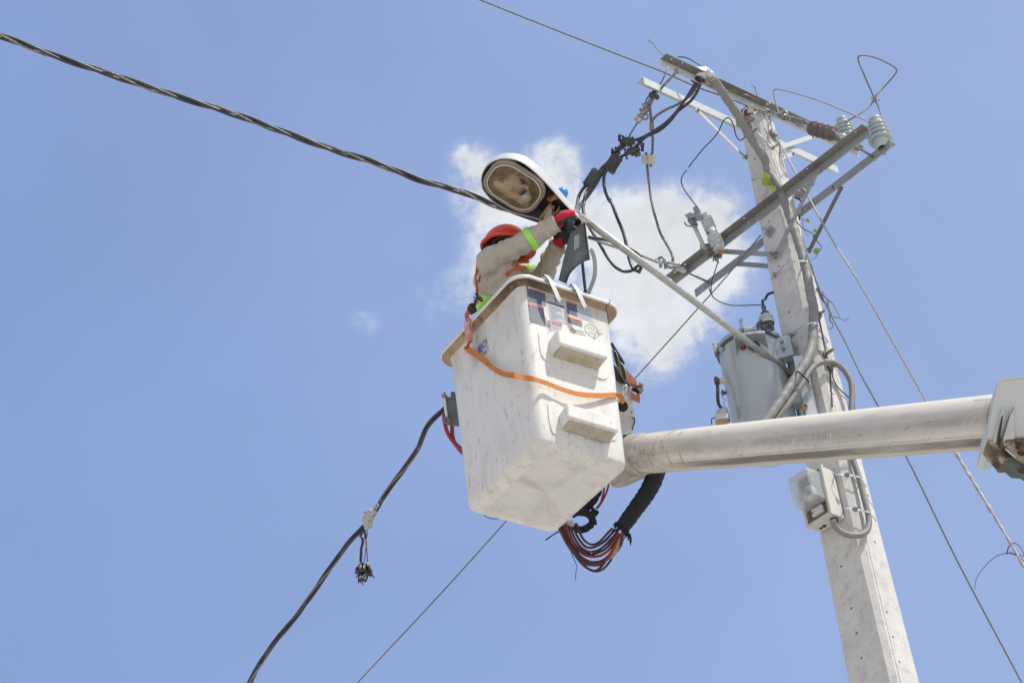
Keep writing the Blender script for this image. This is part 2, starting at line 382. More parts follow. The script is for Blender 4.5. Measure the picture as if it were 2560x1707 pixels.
mat('rim_under', (.43, .345, .225), .7, var=.12, vs=10, bump=.3, bs=50, dirt=((.30,.20,.10), 9, .36, .58, .85), dirt2=((.08,.055,.035), 16, .56, .68, .9), stretch=2, axis=(.8,.6,0), hook=corner_stain)
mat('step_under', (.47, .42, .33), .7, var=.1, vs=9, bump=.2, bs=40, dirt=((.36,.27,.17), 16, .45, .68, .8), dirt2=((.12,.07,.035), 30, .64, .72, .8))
mat('concrete', (.60, .585, .55), .88, var=.13, vs=6, bump=.7, bs=110, dirt=((.36,.34,.31), 22, .52, .70, .6), dirt2=((.09,.08,.065), 85, .65, .685, .9), hook=zmix(10.775, 10.80, (.20,.03,.04), .05))
mat('hole_dark', (.02, .018, .016), .9, var=.05)
mat('galv', (.33, .35, .36), .5, .25, var=.12, vs=20, bump=.06, bs=90, dirt=((.20,.195,.17), 6, .5, .7, .5))
mat('galv_dull', (.20, .195, .175), .62, .2, var=.14, vs=18, bump=.08, bs=90, dirt=((.13,.12,.10), 7, .5, .7, .6), dirt2=((.34,.35,.35), 22, .62, .72, .5))
mat('galv_bright', (.55, .58, .60), .32, .8, var=.12, vs=30)
mat('galv_light', (.52, .55, .53), .55, .1, var=.08, vs=20, dirt=((.36,.36,.33), 9, .55, .72, .4))
mat('arm_pipe', (.42, .43, .40), .38, .6, var=.16, vs=30, bump=.15, bs=140, dirt=((.33,.27,.17), 22, .52, .72, .45), dirt2=((.62,.62,.56), 30, .6, .7, .5))
mat('hardware', (.30, .285, .26), .45, .5, var=.3, vs=60, dirt=((.10,.07,.05), 45, .5, .65, .8))
mat('hardware_light', (.50, .49, .46), .38, .6, var=.25, vs=60, dirt=((.22,.17,.12), 40, .55, .7, .6))
mat('porcelain_teal', (.41, .455, .455), .18, var=.05, vs=14, coat=.5, dirt=((.33,.36,.33), 18, .55, .75, .4))
mat('porcelain_white', (.50, .51, .49), .35, var=.06, vs=14)
mat('brown_insulator', (.125, .095, .092), .5, var=.12, vs=20, dirt=((.19,.165,.15), 16, .45, .7, .5))
mat('grey_insulator', (.30, .30, .29), .45, var=.1)
mat('black_rubber', (.026, .027, .031), .5, var=.3, vs=40, dirt=((.13,.115,.10), 14, .50, .72, .6))
mat('black_cable', (.030, .034, .042), .38, var=.2, vs=30, dirt=((.12,.11,.10), 10, .5, .7, .5), bump=.1, bs=120)
mat('brown_cable', (.085, .072, .060), .5, var=.2, vs=30, dirt=((.20,.17,.14), 12, .5, .7, .5))
mat('pale_brown', (.17, .14, .115), .5, var=.2, vs=30)
mat('bare_wire', (.19, .175, .16), .6, .1, var=.2, vs=60, dirt=((.10,.085,.07), 30, .5, .7, .5))
mat('worn_wire', (.27, .25, .225), .55, .15, var=.2, vs=60, dirt=((.10,.09,.08), 14, .45, .65, .8))
mat('pale_wire', (.40, .385, .36), .55, .15, var=.15, vs=60)
mat('pvc_grey', (.235, .23, .215), .6, var=.1, vs=14, bump=.2, bs=60, dirt=((.40,.31,.20), 7, .56, .7, .5), dirt2=((.15,.14,.13), 12, .62, .74, .6))
mat('tank_grey', (.37, .42, .455), .30, .15, var=.07, vs=4, coat=.5, dirt=((.26,.28,.29), 6, .55, .8, .35), dirt2=((.42,.30,.20), 10, .68, .8, .35), axis=(0,0,1), stretch=3)
mat('tank_dark', (.085, .09, .095), .55, var=.2)
mat('red_plastic', (.42, .02, .015), .35, var=.1)
mat('cream', (.58, .565, .51), .5, var=.08, vs=12, dirt=((.36,.32,.24), 14, .5, .72, .5))
mat('tan_paint', (.36, .25, .13), .6, var=.2, vs=30)
mat('white_sticker', (.62, .63, .63), .35, var=.05)
mat('grey_sticker', (.48, .50, .52), .35, var=.08, vs=40)
mat('navy', (.055, .075, .115), .5, var=.15, vs=60, spec=1)
MATS['navy'].node_tree.nodes['Principled BSDF'].inputs['IOR'].default_value = 1.7
mat('decal_red', (.44, .02, .045), .4, var=.12, vs=60, spec=.7)
mat('decal_orange', (.70, .22, .04), .4, var=.12, vs=60)
mat('ink', (.10, .12, .16), .5, var=.2)
mat('pale_ink', (.36, .39, .43), .5, var=.2)
mat('decal_white', (.66, .64, .64), .45, var=.1)
mat('blue_ink', (.03, .06, .18), .5, var=.1)
mat('label_lilac', (.50, .50, .53), .4, var=.06, vs=20)
mat('teal_faded', (.42, .58, .55), .5, var=.2, vs=50)
mat('tan_faded', (.58, .54, .42), .5, var=.15, vs=50)
mat('orange_web', (.56, .19, .030), .75, var=.18, vs=60, bump=.4, bs=350, dirt=((.40,.13,.02), 12, .5, .75, .5))
mat('orange_dark', (.52, .10, .02), .7, var=.15, vs=60, dirt=((.16,.05,.03), 18, .5, .7, .7))
mat('pack_film', (.55, .20, .17), .25, var=.3, vs=45, coat=.6, dirt=((.62,.50,.52), 40, .45, .6, .7))
mat('rust_orange', (.42, .15, .045), .65, var=.2, vs=20, dirt=((.10,.05,.03), 16, .5, .66, .8))
mat('helmet', (.64, .06, .018), .36, var=.08, vs=14, coat=.15, dirt=((.36,.05,.02), 16, .55, .75, .6))
mat('khaki', (.47, .425, .35), .9, var=.14, vs=9, bump=1.0, bs=16, dirt=((.33,.28,.21), 9, .48, .70, .6))
mat('helmet_inner_lit', (.95, .17, .02), .45, var=.08)  # brighter orange paints in the light showing through the shell
mat('hivis', (.35, .78, .10), .6, var=.1, vs=30, bump=.3, bs=60, dirt=((.55,.80,.40), 14, .55, .7, .6))
mat('glove_red', (.52, .008, .035), .8, var=.15, vs=40, bump=.3, bs=150)
mat('glove_black', (.022, .024, .030), .6, var=.25, vs=40, bump=.3, bs=90)
mat('dark_cloth', (.020, .024, .036), .85, var=.25, vs=40)
mat('skin', (.30, .16, .10), .6, var=.08)
mat('trouser', (.06, .075, .11), .9, var=.2)
mat('boot', (.05, .035, .025), .7, var=.2)
mat('lamp_grey', (.60, .60, .59), .42, .1, var=.07, vs=10, dirt=((.36,.34,.31), 16, .55, .75, .5))
mat('lamp_black', (.018, .02, .028), .6, var=.3, vs=20, dirt=((.07,.065,.06), 20, .55, .7, .6))
mat('gasket', (.25, .215, .17), .6, var=.12, vs=30, dirt=((.42,.14,.09), 9, .55, .7, .5))
mat('lens_edge', (.62, .58, .50), .3, var=.1)
mat('reflector', (.62, .50, .32), .20, .75, var=.3, vs=9, dirt=((.20,.14,.07), 8, .40, .62, .85), bump=.8, bs=10)
mat('photocell', (.03, .25, .60), .3, var=.1, coat=.5)
mat('door_grey', (.11, .125, .13), .6, .2, var=.2, vs=14, dirt=((.24,.24,.24), 9, .5, .72, .6), dirt2=((.04,.04,.04), 20, .58, .7, .5))
mat('copper_wire', (.20, .06, .04), .5, var=.3, vs=80)
mat('boom_white', (.60, .575, .535), .40, var=.07, vs=4, coat=.1, dirt=((.36,.345,.33), 9, .50, .66, .55), dirt2=((.17,.12,.08), 20, .66, .72, .8), axis=(.43,-.83,-.57), stretch=9, bump=.1, bs=30)
mat('boom_dirty', (.48, .44, .38), .55, var=.12, vs=9, dirt=((.22,.18,.14), 10, .48, .68, .75), dirt2=((.62,.6,.56), 18, .6, .7, .5))
mat('steel_white', (.55, .57, .565), .45, var=.05, vs=8, dirt=((.38,.37,.34), 9, .5, .75, .5), dirt2=((.22,.08,.03), 24, .66, .73, .85))
mat('steel_rusty', (.36, .30, .22), .7, var=.2, vs=20, dirt=((.07,.045,.03), 12, .48, .60, .95), dirt2=((.25,.09,.03), 22, .52, .66, .8), bump=.4, bs=50)
mat('rust_brown', (.17, .12, .08), .75, var=.4, vs=20, dirt=((.05,.03,.02), 14, .45, .6, .9), dirt2=((.42,.36,.27), 20, .52, .66, .8), bump=.4, bs=50)
mat('rust_dark', (.06, .035, .022), .8, var=.4, vs=30, bump=.4, bs=60)
mat('green_dirty', (.10, .12, .10), .6, var=.3, vs=14, dirt=((.05,.05,.045), 9, .45, .65, .8))
mat('hose_red', (.34, .018, .014), .42, var=.2, vs=30, dirt=((.10,.03,.03), 14, .45, .7, .7))
mat('hose_dark', (.075, .028, .034), .45, var=.3, vs=30)
mat('sleeve', (.016, .017, .022), .9, var=.4, vs=40, bump=.9, bs=60)
mat('rag', (.022, .019, .020), .95, var=.4, vs=40, bump=.9, bs=60)
mat('leaf', (.26, .36, .035), .5, var=.25, vs=30)
mat('leaf_pale', (.36, .46, .10), .5, var=.2, vs=30)
mat('leaf_dark', (.08, .19, .03), .55, var=.25, vs=30)
mat('stem', (.19, .15, .115), .8, var=.3, vs=60)
mat('stem_green', (.26, .28, .13), .8, var=.3, vs=60)
mat('stem_purple', (.15, .07, .085), .8, var=.3, vs=60)
mat('white_cloth', (.44, .425, .40), .85, var=.2, vs=80)
mat('ground', (.50, .47, .415), .95, var=.12, vs=.15, bump=.3, bs=4)
mat('strap_white', (.60, .60, .59), .5, var=.05)
mat('meter_face', (.46, .47, .45), .4, var=.05)
def glassmat(name, col, rough, alpha_mix, ior=1.45):
    m = bpy.data.materials.new(name); m.use_nodes = True; t = m.node_tree; b = t.nodes['Principled BSDF']
    b.inputs['Base Color'].default_value = (*col, 1); b.inputs['Roughness'].default_value = rough; b.inputs['Specular IOR Level'].default_value = .6
    tr = t.nodes.new('ShaderNodeBsdfTransparent'); mx = t.nodes.new('ShaderNodeMixShader'); nz_ = t.nodes.new('ShaderNodeTexNoise'); nz_.inputs['Scale'].default_value = 9
    mrn = t.nodes.new('ShaderNodeMapRange'); t.links.new(nz_.outputs[0], mrn.inputs[0]); mrn.inputs[1].default_value = .3; mrn.inputs[2].default_value = .7
    mrn.inputs[3].default_value = alpha_mix-.10; mrn.inputs[4].default_value = alpha_mix+.08
    t.links.new(mrn.outputs[0], mx.inputs[0]); t.links.new(b.outputs[0], mx.inputs[1]); t.links.new(tr.outputs[0], mx.inputs[2])
    t.links.new(mx.outputs[0], t.nodes['Material Output'].inputs[0]); MATS[name] = m
glassmat('lens_glass', (.20, .16, .11), .03, .80)
glassmat('bulb_glass', (.55, .47, .34), .06, .68)
glassmat('cloudy_plastic', (.56, .60, .60), .22, .50)
# ================================================================ ground
g = MB(); g.plate((-3000,-3000,0), (3000,-3000,0), (3000,3000,0), (-3000,3000,0), (0,0,-.5)); tag(g.build('ground', 'ground'), 'pale dusty ground far below the lift bucket', 'ground', kind='structure')

# ================================================================ concrete pole
_a = R_(-136); nL = V((math.cos(_a), math.sin(_a), 0)); nR = V((-nL.y, nL.x, 0))
if nR.y > 0: nR = -nR
UP = V((0, 0, 1)); PC = V((1.81, 9.94, 0)); PT = 10.865
def psc(z): return 1-.0886*(z-6.5)
def hl(z): return .16*psc(z)
def hr(z): return .125*psc(z)
def pp(a, b, z): return PC+nR*a+nL*b+UP*z
def onL(c, x, y, off=0.0):
    z = 9
    for _ in range(6): p = PP(c, x, y, PC+nL*(hr(z)+off), nL); z = p.z
    return p
def onR(c, x, y, off=0.0):
    z = 9
    for _ in range(6): p = PP(c, x, y, PC+nR*(hl(z)+off), nR); z = p.z
    return p
def near(c, x, y, off): return PY(c, x, y, PC.y-off)
pole = thing('utility_pole', (PC.x, PC.y, 0), 'square concrete pole with chamfered edges and red painted top', 'pole')
CH = .03
def sides(z):
    a, b = hl(z), hr(z)
    return [pp(-a+CH,b,z), pp(a-CH,b,z), pp(a,b-CH,z), pp(a,-b+CH,z), pp(a-CH,-b,z), pp(-a+CH,-b,z), pp(-a,-b+CH,z), pp(-a,b-CH,z)]
lo, hi = sides(0), sides(PT)
mb = MB()
HL = [('F',1230,672), ('F',1335,1155), ('G',925,262), ('G',1008,662), ('O',1955,1396), ('O',1967,1453), ('O',1978,1510), ('D',1505,1462), ('E',203,1205), ('G',1110,1310), ('G',975,515), ('O',1932,1300)]
HR_ = [('O',2037,1405), ('O',2051,1462), ('O',2066,1519), ('G',1405,1150), ('H',1077,1195), ('H',1000,690)]
def uvL(c, x, y): p = onL(c, x, y); return (((p-PC).dot(nR)+hl(p.z)-CH)/(2*hl(p.z)-2*CH), p.z/PT)
def uvR(c, x, y): p = onR(c, x, y); return ((hr(p.z)-CH-(p-PC).dot(nL))/(2*hr(p.z)-2*CH), p.z/PT)
def okh(hs):
    o = []
    for u, v, r in sorted(hs, key=lambda h: h[1]):
        if .12 < u < .88 and (not o or v-o[-1][1] > .0075): o.append((u, v, r))
    return o
mb.plate(lo[0], lo[1], hi[1], hi[0], -nL*.05, okh([(*uvL(*h), .0085) for h in HL]), back=False)
mb.plate(lo[2], lo[3], hi[3], hi[2], -nR*.05, okh([(*uvR(*h), .0085) for h in HR_]), back=False)
for i in (1, 3, 4, 5, 6, 7): mb.add([lo[i], lo[(i+1) % 8], hi[(i+1) % 8], hi[i]], [(0, 1, 2, 3)])
mb.add(hi, [tuple(range(8))])
rl, rh = [pp(hl(z)+.0, hr(z)-CH-.022, z) for z in (0, PT)]; mb.box((rl+rh)/2, (rh-rl)/2, nL*.004, nR*.0035)
shaft = mb.build('shaft', 'concrete', pole)
def bolt(parent, p, n, L_=.06, r=.009, sq=.03, m='hardware', rot=.78, name='bolt'):
    """through bolt with a square washer and a nut"""
    n = V(n).normalized(); u = (UP-n*UP.dot(n)).normalized(); w_ = n.cross(u); uu = u*math.cos(rot)+w_*math.sin(rot); ww = n.cross(uu)
    m1 = MB(); m1.cyl(p, p+n*L_, r, n=10); m1.tube([p+n*.004, p+n*.018], r*1.9, 6, smooth=False); b_ = m1.build(name, m, parent)
    m2 = MB(); m2.box(p+n*.003, uu*sq, ww*sq, n*.003); m2.build('washer', m, b_, root=parent); return b_
bolt(pole, onL('F', 1245, 785), nL, .075, .011, .034, 'galv', rot=.5)
bolt(pole, onR('G', 1305, 735), nR, .08, .010, .032, 'galv_dull', rot=.3)
bolt(pole, onR('G', 1250, 290), nR, .05, .008, .022, 'hardware')
bolt(pole, onR('G', 1365, 875), nR, .045, .012, .024, 'hardware')
bolt(pole, onL('F', 1300, 1040), nL, .05, .010, .018, 'galv_dull')

# ================================================================ steel crossarms (L section), their spacers and braces
def beam(name, A, B, out, label, m, group, w_=.063, t=.006, mw=None, holes_h=(), holes_v=()):
    ob = thing(name, (A+B)/2, label, 'crossarm', group)
    A, B = V(A), V(B); out = V(out); L_ = (B-A).length; d = (B-A).normalized()
    hh = []; hv = []
    for (c, x, y) in holes_h:
        p = PP(c, x, y, A, UP); hh.append(((p-A).dot(out)/w_, (p-A).dot(d)/L_, .008))
    for (c, x, y) in holes_v:
        p = PP(c, x, y, A, out); hv.append(((A.z-p.z)/w_, (p-A).dot(d)/L_, .007))
    ok = lambda hs: [h for h in hs if .15 < h[0] < .85 and .01 < h[1] < .99]
    mb = MB(); mb.plate(A+out*0, A+out*w_, B+out*w_, B, -UP*t, ok(hh)); mb.build('flange', m, ob, fix=True)
    mb = MB(); mb.plate(A-UP*t, A-UP*w_, B-UP*w_, B-UP*t, out*t, ok(hv)); mb.build('web', mw or m, ob, fix=True); return ob
bL = hr(10.08)+.004; bR = hl(10.9)+.004
lnA = PP('W', 320, 1075, PC+nL*bL, nL); lnB = PP('E', 1445, 872, PC+nL*bL, nL)
# run the angle a little further where the lamp arm hides its end
lnA = lnA-(lnB-lnA).normalized()*.0
G1 = 'steel crossarms bolted to the pole'
lo_near = beam('crossarm', lnA, lnB, nL, 'lower front steel crossarm carrying the white fuse cutout', 'galv_dull', G1,
    mw='galv', holes_h=[('F',958,627), ('F',1330,342), ('F',1645,92), ('E',1302,903), ('W',567,782), ('W',370,937)], holes_v=[('U',725,443), ('U',220,838), ('F',1370,405)])  # lighter bluish web: reflected sky put into its colour
lfA = PP('W', 750, 1292, PC-nL*bL, nL); lfB = PP('E', 1668, 1000, PC-nL*bL, nL)
lo_far = beam('crossarm', lfA, lfB, -nL, 'lower rear steel crossarm with one pale insulator on its right end', 'galv', G1, holes_v=[('F',1920,318), ('F',1622,548), ('E',1048,1535)])
unA = PP('D', 415, 314, PC+nR*bR, nR); unB = PP('E', 1319, 1124, PC+nR*bR, nR)
up_near = beam('crossarm', unA, unB, nR, 'topmost steel crossarm with drilled holes behind the weatherhead', 'galv_dull', G1,
    mw='galv_light', holes_h=[('D',552,320), ('D',684,376), ('D',1095,575), ('D',1428,728)], holes_v=[('E',748,885), ('D',645,478), ('D',2085,1120)])  # upright web painted paler for the sky it reflects
ufA = PP('D', 222, 520, PC-nR*bR, nR); ufB = PP('E', 1102, 1290, PC-nR*bR, nR)
up_far = beam('crossarm', ufA, ufB, -nR, 'pale upper rear crossarm running behind the pole top', 'galv_light', G1, holes_v=[('D',892,856), ('D',2000,1383)])
G2 = 'threaded spacer rods between the crossarms'
def rod(c1, x1, y1, pl1, n1_, c2, x2, y2, pl2, n2_, label, m='hardware'):
    a = PP(c1, x1, y1, pl1, n1_); b = PP(c2, x2, y2, pl2, n2_); d = (b-a).normalized()
    ob = thing('spacer_rod', (a+b)/2, label, 'rod', G2)
    MB().cyl(a-d*.03, b+d*.03, .0085, n=10).build('rod', m, ob)
    for q, sg in ((a, -1), (b, 1)):
        MB().cyl(q+d*sg*.012, q+d*sg*.026, .017, n=6, smooth=False).build('nut', m, ob)
rod('D', 600, 470, PC+nR*bR, nR, 'D', 428, 650, PC-nR*bR, nR, 'rod joining the two upper crossarms at their left ends')
rod('W', 560, 920, PC+nL*bL, nL, 'W', 1035, 1145, PC-nL*bL, nL, 'rod joining the two lower crossarms at their left ends')
rod('E', 1240, 1030, PC+nL*bL, nL, 'E', 1488, 1188, PC-nL*bL, nL, 'rod joining the two lower crossarms below the right insulators')
G3 = 'flat steel braces under the crossarms'
def brace(a, b, n, label, m='galv', w_=.034, t=.005):
    d = (b-a).normalized(); side = d.cross(V(n)).normalized()
    ob = thing('crossarm_brace', (a+b)/2, label, 'brace', G3)
    mb = MB(); mb.box((a+b)/2, (b-a)/2, side*(w_/2), V(n)*(t/2)); mb.build('flat_bar', m, ob, bevel=.001)
    for q in (a+d*.02, b-d*.02):
        MB().cyl(q-V(n)*.012, q+V(n)*.016, .011, n=6, smooth=False).build('bolt', 'hardware', ob)
pn, pf = PC+nL*(bL+.012), PC-nL*(bL+.0)
brace(PP('F',1800,50,pn,nL), PP('F',1298,1045,pn+nL*.03,nL), nL, 'long front brace from the lower front crossarm down to the pole bolt')
brace(PP('F',640,990,pn,nL), PP('F',1305,1032,pn+nL*.035,nL), nL, 'near level front brace crossing behind the white fuse cutout')
brace(PP('F',2025,290,pf,nL), PP('F',1658,1010,pf,nL), nL, 'long rear brace from the lower rear crossarm, right of the pole', 'galv_dull')
brace(PP('F',880,1130,pf,nL), PP('F',1290,1160,pf,nL), nL, 'short rear brace showing left of the pole below the fuse cutout')
qn, qf = PC+nR*(bR+.012), PC-nR*(bR+.004)
brace(PP('D',825,885,qf,nR), PP('D',1420,1470,qf,nR), nR, 'slanting brace under the left half of the pale upper rear crossarm', 'galv_light')
brace(PP('X',1010,528,qf+nR*.02,nR), PP('X',385,738,qf+nR*.02,nR), nR, 'pale brace rising right from the pole top to the topmost crossarm', 'galv_light')
brace(PP('X',690,820,qf,nR), PP('X',460,880,qf,nR), nR, 'short pale brace stub right of the pole under the upper rear crossarm', 'galv_light')
brace(PP('E',185,872,PC+nR*(bR+.03),nR), PP('E',425,1112,PC+nR*(bR+.045),nR), nR, 'narrow brace lying against the front of the pole top', 'galv_light', w_=.02)

# ================================================================ insulators
def pin_insulator(base, label, s=1.0):
    ob = thing('pin_insulator', base, label, 'insulator', 'pale pin insulators at the right crossarm ends')
    MB().cyl(base-UP*.05, base+UP*.03, .011, n=10).build('pin', 'hardware', ob)
    pr = [(.0,.030),(.012,.046),(.030,.052),(.055,.058)]
    z = .06
    for k, r in enumerate((.078,.078,.074,.068)):
        pr += [(z, r*.66),(z+.003, r*.97),(z+.010, r),(z+.015, r*.93),(z+.024, r*.66),(z+.036,r*.62)]; z += .036
    pr += [(z+.008,.047),(z+.016,.038),(z+.026,.034),(z+.034,.040),(z+.045,.041),(z+.054,.030),(z+.058,.0)]
    MB().lathe(base, UP, [(h*s, r*s) for h, r in pr], 32).build('sheds', 'porcelain_teal', ob)
    MB().tube([base+UP*(.228*s)+V((math.cos(t*.5), math.sin(t*.5), 0))*.037*s for t in range(13)], .004, 6, smooth=True).build('tie_wire', 'pale_wire', ob); return base+UP*(.228*s)
dlo = (lfB-lfA).normalized()
i1 = pin_insulator(PP('E', 1590, 1062, lfB, UP)-UP*.022, 'pale green ribbed insulator standing on the end of the lower rear crossarm')
dup_ = (unB-unA).normalized()
i2 = pin_insulator(PP('E', 1225, 1060, unB, UP)+UP*0, 'pale green ribbed insulator half hidden behind the lower front crossarm')
# brown strain insulator with its clamp string
sB = PP('E', 1215, 1005, PC+nL*(bL+.05), nL); sA = P('E', 300, 690, 13.28)
st = thing('strain_insulator', (sA+sB)/2, 'brown ribbed strain insulator tied to a chain of clamps near the pole top', 'insulator')
ee = lambda x, y: sA+(sB-sA)*(((V((x, y, 0))-V((300,690,0))).dot(V((915,315,0))))/(915**2+315**2))
def sE(x, y):                                                     # point of the string as the photo bends it
    return P('E', x, y, 13.28+(((sB-CAM).dot(_F))-13.28)*(x-300)/915)
a0, b0 = sE(815, 868), sE(1095, 945); ax_ = (b0-a0).normalized(); L_ = (b0-a0).length
pr = [(0, .012)]
for k in range(4):
    h = L_*(.06+k*.235); pr += [(h, .019), (h+.004, .046), (h+.010, .051), (h+.016, .046), (h+.021, .021)]
pr += [(L_*.98, .018), (L_, .0)]
MB().lathe(a0, ax_, pr, 28).build('sheds', 'brown_insulator', st)
MB().cyl(sE(700, 828), sE(845, 868), .010, n=10).build('end_fitting', 'galv_bright', st)
MB().cyl(sE(1080, 940), sE(1200, 968), .012, n=10).lathe(sE(1150, 962), ax_, [(0,.0),(.003,.02),(.03,.02),(.034,0)], 12).build('end_fitting', 'galv_bright', st)
m1 = MB()
for (x, y, r) in ((480,740,.020),(520,750,.024),(560,762,.018),(600,775,.022),(640,790,.016),(690,830,.016),(735,800,.013),(745,775,.010)): ell(m1, sE(x, y), ((r,0,0),(0,r*.8,0),(0,0,r*.9)), 10, 7)
m1.tube(sp([sE(350,690), sE(420,715), sE(500,740), sE(640,770), sE(740,800), sE(830,850)], 5), .010, 8)
m1.tube(sp([sE(500,775), sE(620,805), sE(690,850), sE(700,825), sE(720,860)], 5), .006, 8)
m1.build('clevis_chain', 'hardware', st)
m1 = MB(); m1.tube([sE(x, y) for x, y in ((488,735),(486,700),(505,684),(535,684),(555,700),(558,730),(548,760))], .007, 8)
m1.tube([sE(280,645), sE(330,665), sE(370,690), sE(360,705), sE(290,690)], .006, 8)
for x, y in ((340,600), (365,590)): m1.cyl(sE(x, y+25), sE(x, y), .010, n=6)
m1.box(sE(395,705), (sE(430,718)-sE(365,695))*.5, UP*.020, V((0,.016,0))).build('wire_clamp', 'hardware_light', st)
MB().cyl(PP('E',1195,975,PC+nL*(bL+.05),nL), PP('E',1225,1035,PC+nL*bL,nL), .012, n=8).cyl(PP('E',1130,985,PC+nL*(bL+.05),nL), PP('E',1225,1028,PC+nL*bL,nL), .009, n=8).build('shackle', 'hardware', st)
# small grey ribbed arrester behind the front arm
ga = PY('F', 1690, 225, 9.86); gb = PY('F', 1515, 410, 9.86); gax = (gb-ga).normalized(); gl = (gb-ga).length
gi = thing('ribbed_arrester', ga, 'small grey ribbed arrester on the right side of the pole behind the front crossarm', 'arrester')
pr = [(0, .014)]
for k in range(5): h = gl*(.05+k*.18); pr += [(h,.017),(h+.003,.037),(h+.010,.034),(h+.014,.017)]
pr += [(gl,.014),(gl+.001,0)]
MB().lathe(ga, gax, pr, 20).build('sheds', 'grey_insulator', gi); MB().tube(sp([gb, gb+V((.03,0,-.03)), PY('F',1560,650,9.84)], 5), .006, 6).build('lead_wire', 'black_cable', gi)
# ---- fuse cutout
bc = bL+.15
def CF(x, y, c='F', o=0.0): return PP(c, x, y, PC+nL*(bc+o), nL)
co = thing('fuse_cutout', CF(560, 960), 'white porcelain fuse cutout with its tube on the lower front crossarm', 'fuse cutout')
a0, b0 = CF(528, 595), CF(690, 985); ax_ = (b0-a0).normalized(); L_ = (b0-a0).length
pr = [(0,0),(.001,.022),(.03,.027)]
def sheds(h0, h1, n, ri, ro):
    o = []; q = (h1-h0)/n
    for k in range(n): h = h0+q*k; o += [(h, ri), (h+q*.35, ro), (h+q*.6, ro*.98), (h+q*.95, ri)]
    return o
pr += sheds(.030, L_*.42, 4, .023, .041)+[(L_*.44,.035),(L_*.62,.037)]+sheds(L_*.63, L_*.90, 4, .026, .047)+[(L_*.92,.035),(L_,.036),(L_+.001,0)]
MB().lathe(a0, ax_, pr, 28).build('porcelain', 'porcelain_white', co)
MB().cyl(CF(408,700,o=.03), CF(530,965,o=.03), .014, n=12).build('fuse_tube', 'porcelain_white', co)
m1 = MB(); m1.prism([CF(310,600,o=.05), CF(365,572,o=.05), CF(500,600,o=.05), CF(490,640,o=.05), CF(400,625,o=.05), CF(345,645,o=.05)], -nL*.06)
m1.prism([CF(400,520), CF(430,500), CF(470,540), CF(468,590), CF(420,585)], -nL*.02); m1.build('top_bracket', 'galv', co, fix=True)
m1 = MB(); m1.tube(sp([CF(310,680,o=.05), CF(330,710,o=.05), CF(375,722,o=.05), CF(400,715,o=.04)], 5), .005, 8); m1.cyl(CF(375,650,o=.03), CF(425,715,o=.03), .022, n=10).cyl(CF(470,630), CF(500,640), .018, n=8).build('latch_hook', 'hardware', co)
m1 = MB(); random.seed(3)
for k in range(22):
    x, y = random.uniform(515, 680), random.uniform(965, 1060); p = CF(x, y, o=random.uniform(-.01, .05)); d = V((random.uniform(-1,1), random.uniform(-1,1), random.uniform(-1,1))).normalized()
    m1.cyl(p, p+d*random.uniform(.02,.05), random.uniform(.003,.009), n=6)
m1.box(CF(600,1000), nR*.02, UP*.02, nL*.03).prism([CF(625,960), CF(660,955), CF(640,1040), CF(615,1010)], nL*.02)
m1.build('hinge_contact', 'hardware', co)
MB().prism([CF(520,1000), CF(545,910), CF(580,930), CF(640,1000), CF(690,985), CF(680,1060), CF(640,1075)], -nL*.008).build('mount_plate', 'galv_dull', co, fix=True)
MB().prism([CF(668,985,o=.04), CF(712,975,o=.04), CF(708,1005,o=.04), CF(675,1010,o=.04)], -nL*.03).build('rust_cap', 'rust_orange', co, fix=True)
MB().box(CF(600,985,o=-.07), nR*.012, UP*.02, nL*.09).build('arm_clamp', 'galv_dull', co)
for x, y, w_ in ((550,790,1.0), (563,797,.8), (545,812,.4)): MB().prism([CF(x-12*w_,y-6,o=.040), CF(x+22*w_,y-10,o=.040), CF(x+26*w_,y+2,o=.040), CF(x-6*w_,y+6,o=.040)], nL*.0006).build('stamp_mark', 'ink', co, fix=True)

# ================================================================ wires helper
def wire(name, label, cat, pts, r, m, n=8, seg=8, group=None, part=None):
    pts = sp(pts, seg) if len(pts) > 2 else pts
    o = MB().tube(pts, r, n).build(name, m, part)
    if part is None: tag(o, label, cat, group)
    return o
def twisted(name, label, cat, pts, k, Rr, r, pitch, m, group=None, seg=8, step=.025, n=6):
    s_ = rope(sp(pts, seg) if len(pts) > 2 else [V(p) for p in pts], k, Rr, r, pitch, step=step); mb = MB()
    for st_ in s_: mb.tube(st_, r, n)
    return tag(mb.build(name, m), label, cat, group)
# jumpers on top
wire('jumper_wire', 'stiff bare jumper rising from the clamp chain and running right to the insulator', 'wire',
     [sE(470,718), sE(445,640), sE(415,520), sE(412,470), sE(432,450), sE(480,455), sE(600,483), sE(900,572), sE(1150,672), sE(1400,782), i1+V((-.045,0,0))], .0058, 'pale_wire', seg=6)
wire('jumper_wire', 'tall looped bare jumper above the two pale insulators', 'wire',
     [i1+V((.015,-.03,-.01)), P('E',1570,690,13.2), P('E',1480,490,13.25), P('E',1385,270,13.25), P('E',1330,130,13.3), P('E',1335,95,13.3), P('E',1375,84,13.3), P('E',1490,100,13.4), P('E',1620,152,13.5), P('E',1735,220,13.55), P('E',1752,245,13.55), P('E',1735,285,13.55), P('E',1600,440,13.55), P('E',1520,525,13.5), P('E',1470,620,13.5), P('E',1400,680,13.45), P('E',1330,730,13.4), P('E',1280,760,13.4), i2+V((.03,0,.0))], .0055, 'bare_wire', seg=6)
m1 = MB(); c0 = P('E',1512,560,13.42); m1.box(c0, _R*.010, _U*.022, _F*.014).cyl(c0-_R*.03+_U*.01-_F*.01, c0+_R*.03-_U*.01-_F*.01, .005, n=6).cyl(c0-_R*.022-_U*.015, c0+_R*.025+_U*.0, .005, n=6)
